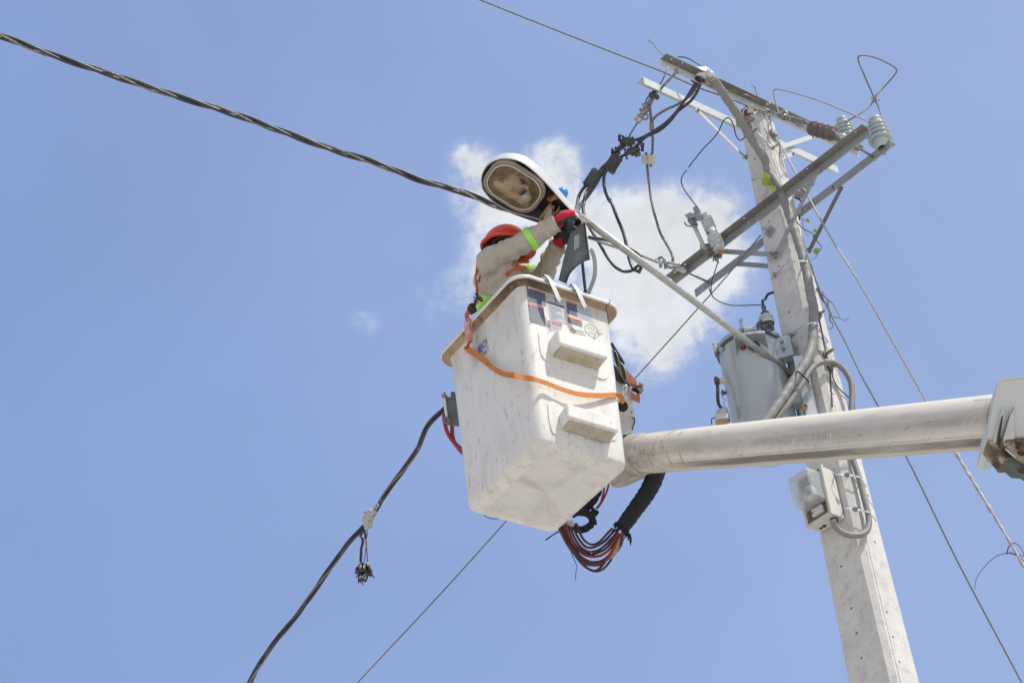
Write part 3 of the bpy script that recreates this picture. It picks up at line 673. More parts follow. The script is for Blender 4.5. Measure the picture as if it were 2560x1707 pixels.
tag(m1.build('wire_clamp', 'hardware', fix=True), 'rusty bolt clamp joining the looped jumper above the insulators', 'clamp')
# top line wire
pts = [P('D', -9000, -4000, 15.0), P('O', 600, -210, 13.6), P('O',1100,-1,13.35), P('D',0,288,13.25), P('D',450,462,13.2), P('D',850,640,13.15), P('D',1200,762,13.12), P('D',1420,852,13.1), P('D',1500,885,13.1), P('D',1660,928,13.1)]
twisted('line_wire', 'single bare line wire slanting from the top edge to the pole top', 'wire', pts[1:], 3, .0024, .0040, .12, 'bare_wire')
# shackle bracket on the pole top
sk = thing('shackle_clamp', onR('D', 1450, 950), 'galvanised wire clamp with bent shackle loops at the pole top', 'clamp')
kd = lambda x, y, d=13.08: P('D', x, y, d)
m1 = MB(); m1.tube([kd(1420,880), kd(1380,900), kd(1368,930), kd(1380,990), kd(1400,1020), kd(1470,1030)], .0065, 8); m1.tube([kd(1490,930), kd(1515,960), kd(1520,1010), kd(1535,1055), kd(1500,1060)], .0065, 8)
m1.tube([kd(1465,1110), kd(1460,1150), kd(1475,1185), kd(1500,1180), kd(1498,1160), kd(1480,1150)], .005, 8).build('shackle_loop', 'hardware_light', sk)
MB().box(kd(1458,885), _R*.020, _U*.028, _F*.02).build('clamp_body', 'hardware_light', sk, bevel=.004)
m1 = MB(); ell(m1, kd(1415,992), ((.014,0,0),(0,.014,0),(0,0,.014))); ell(m1, kd(1460,1005), ((.022,0,0),(0,.016,0),(0,0,.014))); m1.cyl(kd(1400,985), kd(1500,1025), .010, n=8); m1.cyl(kd(1440,1030), kd(1460,1115), .012, n=8).build('pin', 'hardware', sk)
# ================================================================ conduits on the pole
cp = [P('D',1030,540,12.98), P('D',1200,795,13.04), P('D',1330,985,13.08), P('D',1450,1200,13.07), near('D',1620,1460,.165), near('F',1230,130,.165), near('F',1340,300,.17), near('F',1425,520,.17), near('F',1500,740,.185), near('F',1580,1000,.195),
      near('F',1645,1250,.20), near('F',1690,1500,.205), near('G',1192,200,.21), near('G',1192,400,.215), near('G',1178,580,.22), near('G',1125,770,.25), near('G',1010,960,.28), near('G',900,1130,.31), near('G',760,1330,.34), near('G',560,1600,.36), near('G',300,1900,.38)]
cdt = thing('service_conduit', cp[8], 'thick grey service conduit strapped to the pole under its weatherhead', 'conduit')
path = resample(sp(cp, 8), .016)
MB().tube(path, [.0285+.0012*math.sin(i*1.25)+(.0015 if i % 9 < 2 else 0) for i in range(len(path))], 16).build('pipe', 'pvc_grey', cdt)
wc = P('D', 900, 500, 13.0); wa = (cp[0]-cp[1]).normalized(); wl = (wc-cp[0]).normalized()
hd = MB(); ell(hd, P('D',872,492,13.02), (_R*.064-_U*.012, _F*.058, _U*.052+_R*.004), 20, 14); 
for i, (x, y, r) in enumerate(((925,485,.050),(985,510,.040),(1025,545,.032))): ell(hd, P('D',x,y,13.03), ((r,0,0),(0,r,0),(0,0,r)), 16, 10)
blend(hd, 'weatherhead', 'galv_bright', cdt, .006, 6)
MATS['galv_bright'].node_tree.nodes['Principled BSDF'].inputs['Metallic'].default_value = .55
m1 = MB(); ell(m1, P('D',852,558,12.985), (_R*.046, _F*.05, _U*.024), 16, 10); m1.build('cable_opening', 'lamp_black', cdt)
m1 = MB(); m1.prism([P('D',x,y,12.99) for x,y in ((925,560),(1030,510),(1035,560),(990,620),(930,600))], _F*.05).build('rusty_lip', 'steel_rusty', cdt, bevel=.004, fix=True)
def ribbed(name, label, pts, r, m, pitch=.0105, amp=.0016):
    pth = resample(sp(pts, 10), pitch/2)
    o = MB().tube(pth, [r+(amp if i % 2 else -amp) for i in range(len(pth))], 12).build(name, m)
    return tag(o, label, 'conduit')
ribbed('flexible_conduit', 'ribbed grey flexible conduit looping over the thick conduit down to the meter box',
   [near('G',620,1700,.33), near('G',800,1420,.32), near('G',890,1300,.31), near('G',1000,1150,.29), near('G',1090,1010,.27), near('G',1150,905,.25), near('G',1240,825,.22), near('G',1330,802,.19), near('G',1420,815,.16), near('G',1520,890,.13), near('G',1590,1000,.12), near('G',1612,1120,.12), near('G',1605,1300,.13),
    near('H',800,180,.14), near('H',845,320,.155), near('H',905,500,.16), near('H',955,700,.165), near('H',1000,880,.17), near('H',1012,990,.18), near('H',985,1075,.20), near('H',910,1118,.23), near('H',800,1118,.27), near('H',700,1080,.31), near('H',640,1020,.34), near('H',617,955,.36)], .0172, 'pvc_grey')
G4 = 'steel bands strapping conduit to the pole'
def band(label, pts, buckle, w_=.013):
    ob = thing('steel_band', pts[0], label, 'strap', G4)
    q = sp(pts, 5); MB().ribbon(q, UP, w_, .0018).build('band', 'galv_bright', ob)
    MB().box(buckle, _R*.014, _U*.012, _F*.006).cyl(buckle-UP*.02, buckle+UP*.02, .004, n=6).build('buckle', 'hardware', ob, bevel=.002); return ob
band('steel band round the pole just below the braces', [onL('F',1245,1298,.003), onL('F',1300,1245,.003), near('F',1425,1128,.205), near('F',1500,1105,.235), near('F',1610,1100,.235), near('F',1650,1108,.225)], onL('F',1290,1250,.01))
band('steel band round the pole beside the transformer', [onL('G',862,582,.003), onL('G',940,515,.003), near('G',1085,412,.22), near('G',1170,380,.25), near('G',1225,385,.25), onR('G',1265,455,.004), onR('G',1360,585,.004)], onL('G',938,515,.01))
band('steel band round the pole beside the top of the meter box', [onL('H',640,465,.003), near('H',665,458,.205), near('H',760,462,.20), near('H',830,470,.185), near('H',905,490,.185), onR('H',935,520,.003), onR('H',985,592,.003)], near('H',772,465,.205))
band('steel band round the pole beside the bottom of the meter box', [onL('H',738,835,.003), near('H',760,828,.21), near('H',860,838,.205), near('H',930,850,.195), near('H',1015,872,.195), onR('H',1045,905,.003), onR('H',1095,965,.003)], near('H',862,838,.21))
m1 = MB(); m1.tube(sp([near('G',1003,915,.31), near('G',1035,915,.335), near('G',1080,955,.33), near('G',1135,1010,.31), near('G',1140,1025,.29)], 6), .0055, 6); tag(m1.build('cable_tie', 'black_rubber'), 'black tie holding the two conduits together', 'cable tie')
# wires on the sunny face
wire('ground_wire', 'thin dark wire running down the sunny side of the pole', 'wire', [onR('G',1255,330,.006), onR('G',1310,600,.006), onR('G',1365,860,.02), onR('G',1385,1100,.006), onR('G',1398,1295,.006)], .0042, 'black_cable')
wire('ground_wire', 'thin dark wire curving right from the clamp on the pole towards the ribbed conduit', 'wire', [onR('G',1395,890,.03), onR('G',1405,980,.015), onR('G',1450,1070,.015), onR('G',1530,1150,.012), onR('G',1585,1200,.01), onR('G',1635,1270,.012), onR('G',1640,1350,.012)], .0038, 'black_cable')

# ================================================================ transformer
TY = 9.97; tcx = (PY('G',525,800,TY)); tx = tcx.x
ztop = PY('G',525,430,TY-.2).z; TR = .195
tp = P('G',525,1430,0)  # unused direction anchor
zt = PP('G',500,395,(0,TY-TR,0),(0,1,0)).z-.02; zb = zt-.80
tf = thing('transformer', (tx,TY,zb), 'grey pole mounted transformer tank hanging left of the pole', 'transformer')
tc_ = V((tx, TY, zb)); Ht = zt-zb
MB().lathe(tc_, UP, [(0,0),(0,.14),(.012,TR*.93),(.03,TR*.97),(.035,TR),(Ht-.05,TR),(Ht-.045,TR+.004)], 56).build('tank', 'tank_grey', tf)
MB().lathe(tc_, UP, [(Ht-.055,TR+.003),(Ht-.05,TR+.014),(Ht-.038,TR+.016),(Ht-.034,TR+.005)], 56).build('seam_ring', 'tank_dark', tf)
MB().lathe(tc_, UP, [(Ht-.036,TR+.004),(Ht-.03,TR+.012),(Ht-.006,TR+.012),(Ht+.004,TR+.002),(Ht+.018,TR*.8),(Ht+.03,TR*.4),(Ht+.034,0)], 56).build('lid', 'tank_grey', tf)
def rad(c, x, y, r=TR):                                            # point on the tank wall seen at a pixel
    v = ray(c, x, y); o = CAM-V((tx, TY, 0)); A = v.x**2+v.y**2; B_ = o.x*v.x+o.y*v.y; C_ = o.x**2+o.y**2-r*r; D_ = max(0, B_*B_-A*C_)
    t = (-B_-math.sqrt(D_))/A; p = CAM+v*t; n = V((p.x-tx, p.y-TY, 0)).normalized(); return p, n
for (x, y, lab) in ((415,410,0), (140,655,0)):
    p, n = rad('G', x, y, TR+.010); sd = n.cross(UP)
    m1 = MB(); m1.box(p+n*.008, sd*.013, n*.012, UP*.036); m1.box(p+n*.004+UP*.034, sd*.013, n*.022, UP*.007); m1.build('lid_clamp', 'tank_grey', tf, bevel=.004)
    m2 = MB(); m2.cyl(p+n*.014-UP*.05, p+n*.014-UP*.02, .006, n=8); m2.tube([p+n*.014-UP*.055+sd*.012*math.cos(t)+UP*.012*math.sin(t) for t in [k*.6 for k in range(11)]], .003, 6).build('clamp_bolt', 'hardware', tf)
p, n = rad('G', 205, 668, TR+.002); MB().cyl(p, p+n*.02, .016, n=12).build('boss', 'tank_grey', tf)
# hood over the sight gauge
p1, n1_ = rad('G', 320, 530); p2, n2_ = rad('G', 660, 470); nm = (n1_+n2_).normalized(); sd = UP.cross(nm).normalized(); pc = (p1+p2)/2
p3, n3_ = rad('G', 500, 500); hw = .085
RO = TR+.10; hP = [rad('G', x, y, RO)[0] for x, y in ((322,530),(400,500),(480,482),(570,474),(662,470))]
zh = sum(p.z for p in hP)/5; hP = [V((p.x, p.y, zh)) for p in hP]
wl_ = lambda p: V((tx, TY, zh))+V((p.x-tx, p.y-TY, 0)).normalized()*TR*.98
hW = [wl_(p) for p in hP]; m1 = MB(); m1.prism(hP+hW[::-1], UP*.005)
m1.prism([hP[0], hW[0]+UP*.0, rad('G',350,745)[0]], V((.004,0,0))); m1.prism([hP[-1], hW[-1], rad('G',703,655)[0]], V((-.004,0,0)))
for a_, b_ in zip(hP, hP[1:]): m1.prism([a_, b_, b_-UP*.012, a_-UP*.012], (V((tx,TY,0))-V((a_.x,a_.y,0))).normalized()*.003)
m1.build('gauge_hood', 'tank_grey', tf, fix=True)
p, n = rad('G', 430, 650); MB().lathe(p-n*.002, n, [(0,.020),(.005,.020),(.006,.0)], 20).build('gauge_plate', 'tank_dark', tf)
MB().lathe(p, n, [(0,.010),(.02,.010),(.026,.006),(.027,0)], 14).build('relief_valve', 'red_plastic', tf)
p, n = rad('G', 545, 630); MB().lathe(p-n*.012, n, [(0,.038),(.014,.038),(.015,.030),(.016,0)], 28).build('nameplate', 'tank_dark', tf)
p, n = rad('G', 575, 722); s2 = UP.cross(n).normalized(); MB().box(p+n*.001, s2*.032, UP*.010, n*.002).build('sticker', 'white_sticker', tf)
# bushing
bb = PZ('G', 690, 398, zt+.012)
MB().lathe(bb, UP, [(0,.044),(.012,.048),(.018,.052),(.026,.046),(.032,.030),(.038,.030),(.046,.044),(.054,.046),(.062,.038),(.075,.026),(.082,.022),(.09,0)], 28).build('bushing', 'porcelain_teal', tf)
MB().lathe(bb+UP*.08, UP, [(0,.026),(.012,.026),(.016,.014),(.045,.012),(.05,.016),(.062,.014),(.066,0)], 14).build('terminal', 'tank_dark', tf)
tt = bb+UP*.14
# lifting lug, hanger brackets
p = rad('G', 655, 440, TR+.012)[0]; m1 = MB(); m1.tube(sp([p+V((-.045,0,-.02)), p+V((-.03,-.015,.03)), p+V((.01,-.02,.045)), p+V((.045,-.01,.02)), p+V((.05,0,-.02))], 6), .012, 8); ell(m1, p+V((0,-.01,.0)), ((.022,0,0),(0,.02,0),(0,0,.02))).build('lifting_lug', 'tank_dark', tf)
for zz, hh in ((zt-.14, .075), (zt-.50, .06)):
    a_ = V((tx+TR*.72, TY-.13, zz)); b_ = V((PC.x-.115, PC.y-.125, zz)); d = (b_-a_).normalized(); sd = d.cross(UP)
    m1 = MB(); m1.box((a_+b_)/2, (b_-a_)/2, UP*hh, sd*.004); m1.box((a_+b_)/2+UP*(hh-.003)-sd*.04, (b_-a_)/2, UP*.003, sd*.04); m1.box((a_+b_)/2-UP*(hh-.003)-sd*.04, (b_-a_)/2, UP*.003, sd*.04)
    m1.build('hanger_bracket', 'tank_grey', tf, bevel=.003, fix=True)
    m1 = MB(); q = a_.lerp(b_, .45)-sd*-.004
    for s_ in (-.3, .45): m1.cyl(q+UP*hh*s_, q+UP*hh*s_+sd*.022, .012, n=6, smooth=False)
    m1.build('hanger_bolt', 'hardware', tf)
m1 = MB(); m1.cyl(V((tx+.235,TY-.05,zb)), V((tx+.235,TY-.05,zt-.2)), .034, n=20).build('cable_pipe', 'galv_bright', tf)
m1 = MB(); q = near('G',1095,1310,.16); m1.box(near('G',1130,1180,.14), V((.036,0,0)), V((0,.01,0)), UP*.30).build('steel_channel', 'galv_bright', tf)
MB().lathe(q-V((0,.0,0)), V((0,-1,-.1)), [(0,.017),(.035,.017),(.036,.012),(.02,.011),(.019,0)], 16).build('pipe_stub', 'tan_paint', tf)
# low voltage terminals on the left
p, n = rad('G', 232, 1015); nn_ = V((-1,-.25,0)).normalized(); MB().lathe(p-nn_*.01, nn_, [(0,.024),(.045,.020),(.05,.016),(.05,0)], 18).build('side_bushing', 'cream', tf)
q = p+nn_*.055; m1 = MB(); m1.box(q, nn_*.016, UP*.020, V((0,.014,0))).cyl(q-UP*.03, q+UP*.035, .006, n=8).cyl(q+V((0,-.02,.0)), q+V((0,.02,.015)), .008, n=6).build('side_terminal', 'tank_dark', tf, bevel=.003)
wire('tank_lead', None, None, [q-UP*.02, PY('G',150,1120,TY-.1), PY('G',150,1200,TY-.1), PY('G',165,1275,TY-.1), PY('G',195,1310,TY-.1), PY('G',240,1370,TY-.1), PY('G',270,1450,TY-.1)], .0105, 'black_cable', part=tf)
p, n = rad('G', 240, 1140); m1 = MB(); m1.cyl(p, p+nn_*.03, .010, n=8).cyl(p+nn_*.02-UP*.02, p+nn_*.02+UP*.02, .006, n=6).build('ground_stud', 'tank_dark', tf)
wire('tank_lead', None, None, [p+nn_*.02, PY('G',205,1200,TY-.1), PY('G',235,1215,TY-.1), PY('G',215,1250,TY-.1), PY('G',250,1330,TY-.1), PY('G',278,1400,TY-.1), PY('G',262,1480,TY-.1)], .0028, 'pale_wire', part=tf)
ab = PY('G',190,1420,TY-.12); ar = thing('surge_box', ab, 'small grey drum and tan box hanging at the lower left of the transformer', 'arrester')
MB().lathe(PY('G',205,1345,TY-.12)-UP*.02, V((-.25,-.45,.85)), [(0,.034),(.02,.037),(.034,.034),(.038,.026),(.030,.018),(.02,.0)], 24).build('drum', 'tank_grey', ar)
m1 = MB(); m1.box(ab, V((.040,0,0)), UP*.022, V((0,.03,0))).build('box', 'cream', ar, bevel=.004); m1 = MB(); m1.box(ab-UP*.022, V((.037,0,0)), UP*.003, V((0,.028,0))).build('box_base', 'tan_paint', ar)
wire('lead', None, None, [ab+V((-.04,-.02,0)), ab+V((-.06,-.02,-.01)), ab+V((-.065,-.01,-.04))], .0035, 'black_cable', part=ar)
wire('bushing_lead', 'thick black lead from the transformer bushing bending behind the pole', 'cable', [tt, tt+UP*.04, PY('G',668,120,TY-.02), PY('G',695,72,TY-.02), PY('G',750,50,TY+.0), PY('G',830,60,TY+.04)], .0085, 'black_cable')
wire('drop_wire', 'thin black wire from the fuse cutout sagging to the transformer bushing', 'wire', [CF(683,1040,o=.02), CF(672,1110,o=.02), CF(640,1220), CF(604,1330), CF(602,1430), PY('G',68,20,9.7), PY('G',105,105,9.74), PY('G',250,178,9.8), PY('G',400,190,9.86), PY('G',570,184,9.92), tt+V((0,-.01,0))], .0036, 'black_cable')
wire('drop_wire', 'thin black wire wandering from the pole top down to the fuse cutout', 'wire', [kd(1430,1110), kd(1400,1205), kd(1335,1250), kd(1290,1190), kd(1262,1080), kd(1225,1005), kd(1190,990), kd(1145,1030), kd(1095,1140), kd(1020,1240), kd(920,1340), kd(740,1568,13.0), P('F',278,205,12.8), P('F',275,235,12.8), P('F',300,310,12.75), P('F',370,410,12.6), CF(458,525)], .0040, 'black_cable')

# ================================================================ meter box on the left face of the pole
def mbx(x, y, off): return PP('N', x, y, PC+nL*(hr(7.7)+off), nL)
DP = .115
BRf = mbx(548, 1128, DP+.01); uM = -nR; 
W_ = (mbx(160,1440,DP+.01)-BRf).dot(uM); H_ = .325
mt = thing('meter_box', BRf, 'grey electricity meter box with a clear domed cover on the pole', 'meter box')
def mq(u, v, o): return BRf+uM*u+UP*v-nL*o                          # across (leftwards), up, depth behind the front
W_ = .185
m1 = MB(); m1.box(mq(W_/2, H_/2, .062), uM*(W_/2), UP*(H_/2), nL*.052).build('case', 'cream', mt, bevel=.006)
m1 = MB()
for (u0, u1, v0, v1) in ((-.006,W_+.006,-.006,.012), (-.006,W_+.006,H_-.012,H_+.006), (-.006,.012,.012,H_-.012), (W_-.012,W_+.006,.012,H_-.012)):
    m1.box(mq((u0+u1)/2,(v0+v1)/2,.004), uM*((u1-u0)/2), UP*((v1-v0)/2), nL*.009)
m1.build('rim', 'cream', mt)
MB().box(mq(W_/2,H_/2,.007), uM*(W_/2-.012), UP*(H_/2-.012), nL*.003).build('front_panel', 'tank_dark', mt)
m1 = MB()
for (u0, u1, v0, v1) in ((.02,W_-.02,.020,.024), (.02,.024,.024,H_-.03), (W_-.024,W_-.02,.024,H_-.03)): m1.box(mq((u0+u1)/2,(v0+v1)/2,.003), uM*((u1-u0)/2), UP*((v1-v0)/2), nL*.003)
m1.build('panel_edge', 'tan_paint', mt)
MB().box(mq(.085,.058,-.004), uM*.040, UP*.024, nL*.012).build('terminal_cover', 'cream', mt, bevel=.004)
m1 = MB(); m1.cyl(mq(.115,.055,-.015), mq(.115,.055,-.020), .006, n=8).cyl(mq(.04,.085,-.004), mq(.02,.09,-.012), .004, n=6).build('seal', 'red_plastic', mt)
# rounded clear cover
rg = []
def rr(cu_, cv_, hw_, hh_, r, o, n=6):
    q = []
    for k, (sx, sy) in enumerate(((1,1), (-1,1), (-1,-1), (1,-1))):
        for i in range(n+1):
            t = math.pi/2*(k+i/n); q.append(mq(cu_+sx*(hw_-r)+r*math.cos(t), cv_+sy*(hh_-r)+r*math.sin(t), o))
    return q
cu_, cv_ = W_/2+.004, .195
for (hw_, hh_, r, o) in ((.084,.103,.018,.0), (.082,.101,.020,-.05), (.079,.098,.020,-.098), (.074,.093,.018,-.107), (.066,.085,.014,-.110)): rg.append(rr(cu_, cv_, hw_, hh_, r, o))
cv = MB().rings(rg, True, False, True).build('clear_cover', 'cloudy_plastic', mt, fix=True)
MB().lathe(mq(cu_, cv_-.02, .0), nL, [(0,.046),(.045,.045),(.054,.038),(.056,0)], 28).build('meter_drum', 'meter_face', mt)
m1 = MB(); m1.box(mq(cu_+.01, cv_-.005, -.059), uM*.020, UP*.010, nL*.002).box(mq(cu_-.015, cv_-.035, -.059), uM*.014, UP*.008, nL*.002).build('dial_print', 'blue_ink', mt)
m1 = MB(); m1.box(mq(cu_+.035, cv_+.06, -.02), uM*.016, UP*.02, nL*.02).box(mq(cu_-.02, cv_+.07, -.02), uM*.016, UP*.012, nL*.02).build('terminal_block', 'tank_dark', mt)
m1 = MB()
for u, r in ((.118,.013), (.145,.010), (.038,.007)): m1.lathe(mq(u, -.001, .07), -UP, [(0,r),(.0015,r),(.0016,0)], 16)
m1.build('knockout', 'hole_dark', mt)
MB().lathe(mq(.035, .0, .062), -UP, [(0,.024),(.016,.024),(.018,.020)], 18).build('conduit_gland', 'tank_dark', mt)

# ================================================================ guys and vines on the right
def run_out(pts, ground=False, L_=18):
    d = (pts[-1]-pts[-2]).normalized(); t = (pts[-1].z-.05)/-d.z if ground and d.z < -.05 else L_
    return pts+[pts[-1]+d*t]
def gp(d0, d1, pts):
    return [P(c, x, y, d0+(d1-d0)*i/(len(pts)-1)) for i, (c, x, y) in enumerate(pts)]
twisted('guy_wire', 'pale twisted guy wire from the pole top crossing the boom on the right', 'guy wire', gp(13.35, 11.8, [('X',445,620),('X',700,1100),('F',1680,440),('F',1900,840),('F',2178,1280),('O',2125,917),('O',2196,1040)])+run_out([P('O',2330,1262,11.3), P('O',2420,1430,11.0), P('O',2600,1800,10.5)], ground=True), 3, .0022, .0042, .10, 'pale_wire')
twisted('guy_wire', 'dark thin guy wire starting behind the pole and leaving at the bottom right', 'guy wire', [PY('F',1650,960,9.98)]+gp(12.3, 11.4, [('F',1672,1100),('G',1260,30),('G',1400,330),('G',1530,570),('G',1640,800),('G',1742,1005),('O',2082,1050),('O',2200,1290),('O',2347,1568)])+run_out([P('O',2347,1569,11.39), P('O',2500,1860,11.1)], ground=True), 3, .0018, .0036, .10, 'bare_wire')
random.seed(11)
def vine(label, stems, leaves=(), m='stem', cat='vine', name='vine'):
    ob = thing(name, stems[0][0][0], label, cat); mb = MB()
    for pts, r in stems:
        q = sp(pts, 6); MB().tube(q, lambda t: r*(1-.55*t), 6).build('stem', m, ob)
    for (p, d, s_, lm) in leaves:
        d = V(d).normalized(); n = (-_F+V((random.uniform(-.5,.5), random.uniform(-.2,.2), random.uniform(-.4,.4)))).normalized(); sd = d.cross(n).normalized(); n = sd.cross(d)
        rows = []
        for i in range(7):
            t = i/6; wv = (math.sin(math.pi*min(1, t*.97+.03))**.75)*(1.0-.45*t)*.55*s_*(1-.10*abs(math.sin(t*9)))
            rows.append([p+d*(t*s_)+sd*(wv*k)+n*(abs(k)*wv*.35-.15*s_*t*t) for k in (-1, -.5, 0, .5, 1)])
        vs = [v for r in rows for v in r]; fs = [(i*5+k, i*5+k+1, i*5+k+6, i*5+k+5) for i in range(6) for k in range(4)]
        MB().add(vs, fs, True).build('leaf', lm, ob)
    return ob
PN = lambda x, y, o=.16, c='F': near(c, x, y, o)
vine('bright leaves on a thin stem in front of the upper pole', [([PN(1370,300,.2), PN(1240,270,.2), PN(1130,200,.2), PN(1050,225,.2)], .003), ([PN(1215,250,.2), PN(1205,360,.17)], .002), ([PN(1270,290,.2), PN(1310,210,.22)], .002)],
     [(PN(1145,190,.22), _R*1+_U*.15, .066, 'leaf_pale'), (PN(1155,215,.225), _R*.8-_U*.5, .070, 'leaf'), (PN(1075,205,.2), -_R*1-_U*.5, .03, 'leaf_pale'), (PN(1305,300,.2), -_R*1-_U*.4, .05, 'leaf_pale')])
PV = lambda x, y, c='F': PY(c, x, y, 9.80)
vine('hanging vine with four small leaves right of the pole', [([PV(1510,640), PV(1530,670), PV(1600,745), PV(1700,800), PV(1735,860), PV(1765,900), PV(1803,948), PV(1760,1020), PV(1735,1065), PV(1680,1100), PV(1705,1170), PV(1702,1240)], .0042), ([PV(1600,640), PV(1605,740), PV(1660,835)], .003), ([PV(1560,560), PV(1580,640), PV(1640,655)], .0035)],
     [(PV(1645,640), _R*.3-_U*.8, .03, 'leaf_pale'), (PV(1710,775), _R+_U*.1, .03, 'leaf'), (PV(1712,850), _R*.5+_U*.6, .035, 'leaf_dark'), (PV(1715,1010), _R*.8+_U*.5, .048, 'leaf')])
PR = lambda x, y, c='X': onR(c, x, y, .008)
vine('bundle of dry vine stems climbing the sunny side of the pole top', [([PR(385,500), PR(430,600), PR(462,700), PR(480,860), PR(515,1000), PR(570,1200)], .0030), ([PR(330,430), PR(380,560), PR(440,680), PR(468,800), PR(500,960), PR(548,1110), PR(585,1200)], .0026),
     ([PR(460,740), PR(455,900), PR(500,1090), PR(575,1190)], .0026), ([PR(350,900), PR(400,1050), PR(455,1140), PR(525,1240)], .0018), ([PR(410,1230), PR(500,1160), PR(570,1120)], .0016), ([PR(180,140), PR(240,260), PR(285,310), PR(330,290)], .0028), ([PR(270,300), PR(272,450), PR(278,560), PR(340,740)], .0030), ([PR(200,400), PR(255,500), PR(270,600), PR(330,690), PR(390,760), PR(445,820)], .0030), ([PR(300,480), PR(345,560), PR(410,630)], .0045), ([PR(360,700), PR(465,615)], .0060), ([PR(280,200), PR(305,290), PR(320,370), PR(360,450)], .0035)], m='stem')
m1 = MB(); q = PR(340,485); m1.box(q+nR*.01, nL*.028, UP*.020, nR*.012); tag(m1.build('pole_cleat', 'galv', bevel=.004), 'small grey cleat among the vine stems near the pole top', 'cleat')
nt_ = lambda x, y, c='D', d=12.95: P(c, x, y, d)
vine('thin green creeper trailing along the topmost crossarm', [([nt_(275,92), nt_(330,130), nt_(370,190), nt_(440,262), nt_(520,335), nt_(640,420), nt_(780,505), nt_(910,590), nt_(1010,650), nt_(1100,676), nt_(1210,670), nt_(1420,732), nt_(1530,810), nt_(1575,870)], .0032), ([nt_(330,130), nt_(290,130)], .002), ([nt_(300,90), nt_(270,110)], .002)],
     [(nt_(510,305), _R, .016, 'leaf_pale')], m='stem_green')
vine('thin twigs sticking up from the topmost crossarm', [([nt_(950,510), nt_(965,430), nt_(960,362)], .0024), ([nt_(1555,850), nt_(1548,780), nt_(1520,690), nt_(1500,640), nt_(1465,605)], .003), ([nt_(1520,660), nt_(1500,620)], .002), ([nt_(1180,700,'D'), nt_(1420,735,'D'), nt_(1600,830,'D')], .0026)], m='stem')
gt = lambda x, y: P('G', x, y, 12.25)
vine('dead branching twigs clinging to the guy wire right of the pole', [([gt(1232,0), gt(1290,120), gt(1340,190), gt(1385,290), gt(1420,370)], .009), ([gt(1250,40), gt(1300,80), gt(1345,130), gt(1352,200), gt(1380,300), gt(1470,325), gt(1530,350), gt(1580,325)], .0045), ([gt(1352,130), gt(1400,170), gt(1440,240), gt(1480,330)], .003),
     ([gt(1370,290), gt(1375,360), gt(1405,395), gt(1380,445), gt(1340,425)], .004), ([gt(1530,350), gt(1560,375)], .002), ([gt(1290,60), gt(1305,30)], .003)], m='stem')
ov = lambda x, y, d=11.45: P('O', x, y, d)
pts = [ov(2196,1040,11.8), ov(2232,1100,11.665), ov(2281,1180,11.48), ov(2320,1244,11.34), ov(2366,1328,11.18), ov(2420,1430,11.0)]
c_ = resample(sp(pts, 8), .008); stv = []
for j in range(2):
    q = []
    for i, p in enumerate(c_):
        t = i*.30+j*3.1; rr_ = .0045+.003*math.sin(i*.37+j); q.append(p+_R*(rr_*math.cos(t))+_U*(rr_*math.sin(t)))
    stv.append((q[::2], .0075))
for i in range(4, len(c_)-2, 9):
    d = V((random.uniform(-1,1), random.uniform(-.5,.5), random.uniform(-1,1))).normalized(); stv.append(([c_[i], c_[i]+d*.016, c_[i]+d*.03+UP*random.uniform(-.02,.02)], .0024))
vine('pale dry vine wound tightly round the lower right guy wire', stv, m='pale_wire')
vine('purplish tendril looping off the vine at the right edge', [([ov(2352,1290), ov(2340,1278), ov(2318,1270), ov(2290,1276), ov(2262,1300), ov(2243,1328), ov(2239,1352)], .0034), ([ov(2312,1272), ov(2318,1254), ov(2330,1247), ov(2345,1258), ov(2356,1290)], .004), ([ov(2318,1268), ov(2356,1278)], .004)], m='stem_purple')

# ================================================================ spliced service cable under the upper crossarm
j = lambda x, y, d=13.0: P('J', x, y, d)
dg = thing('dead_end_clamp', j(880,420), 'bolted clamp hanging the service cable from the upper rear crossarm', 'clamp')
m1 = MB(); m1.cyl(j(970,300), j(890,460), .008, n=8).cyl(j(925,330), j(850,470), .009, n=8).tube([j(x,y) for x,y in ((820,600),(845,608),(868,590),(868,560),(850,545))], .007, 8)
for x, y, r in ((840,455,.020),(865,470,.018),(850,500,.022),(825,530,.022),(800,565,.020),(870,490,.014),(820,445,.012),(790,500,.012)): ell(m1, j(x,y), ((r,0,0),(0,r,0),(0,0,r)), 10, 7)
m1.build('clamp_bolts', 'hardware', dg); m1 = MB(); m1.cyl(j(790,585), j(755,640), .020, n=10).cyl(j(775,550), j(725,605), .010, n=8).build('grip', 'hardware_light', dg)
m1 = MB(); ell(m1, j(910,340), ((.02,0,0),(0,.02,0),(0,0,.022))); ell(m1, j(968,362), ((.017,0,0),(0,.02,0),(0,0,.017))); ell(m1, j(935,315), ((.014,0,0),(0,.014,0),(0,0,.02))).build('tape_wrap', 'black_rubber', dg)
wire('tail', None, None, [j(890,340), j(860,380), j(842,430)], .0045, 'black_cable', part=dg)
wire('tie_wire', 'thin black wire tied from the topmost crossarm down to the cable clamp', 'wire', [P('D',515,368,13.2), P('D',495,430,13.15), P('D',470,500,13.1), P('D',420,600,13.05), P('D',350,715,13.0)], .0042, 'black_cable')
wire('tie_wire', 'thin black cable arching over the topmost crossarm behind the weatherhead', 'wire', [P('D',620,290,13.35), P('D',700,295,13.35), P('D',790,335,13.3), P('D',900,405,13.25), P('D',1000,475,13.2), P('D',1100,560,13.2), P('D',1250,660,13.2), P('D',1330,700,13.2), P('D',1450,745,13.2), P('D',1540,800,13.15)], .0042, 'black_cable')
twisted('messenger_wire', 'short bare wire from the dead end clamp to the upper splice', 'wire', [j(765,625), j(715,705), j(660,800)], 3, .0036, .004, .06, 'bare_wire')
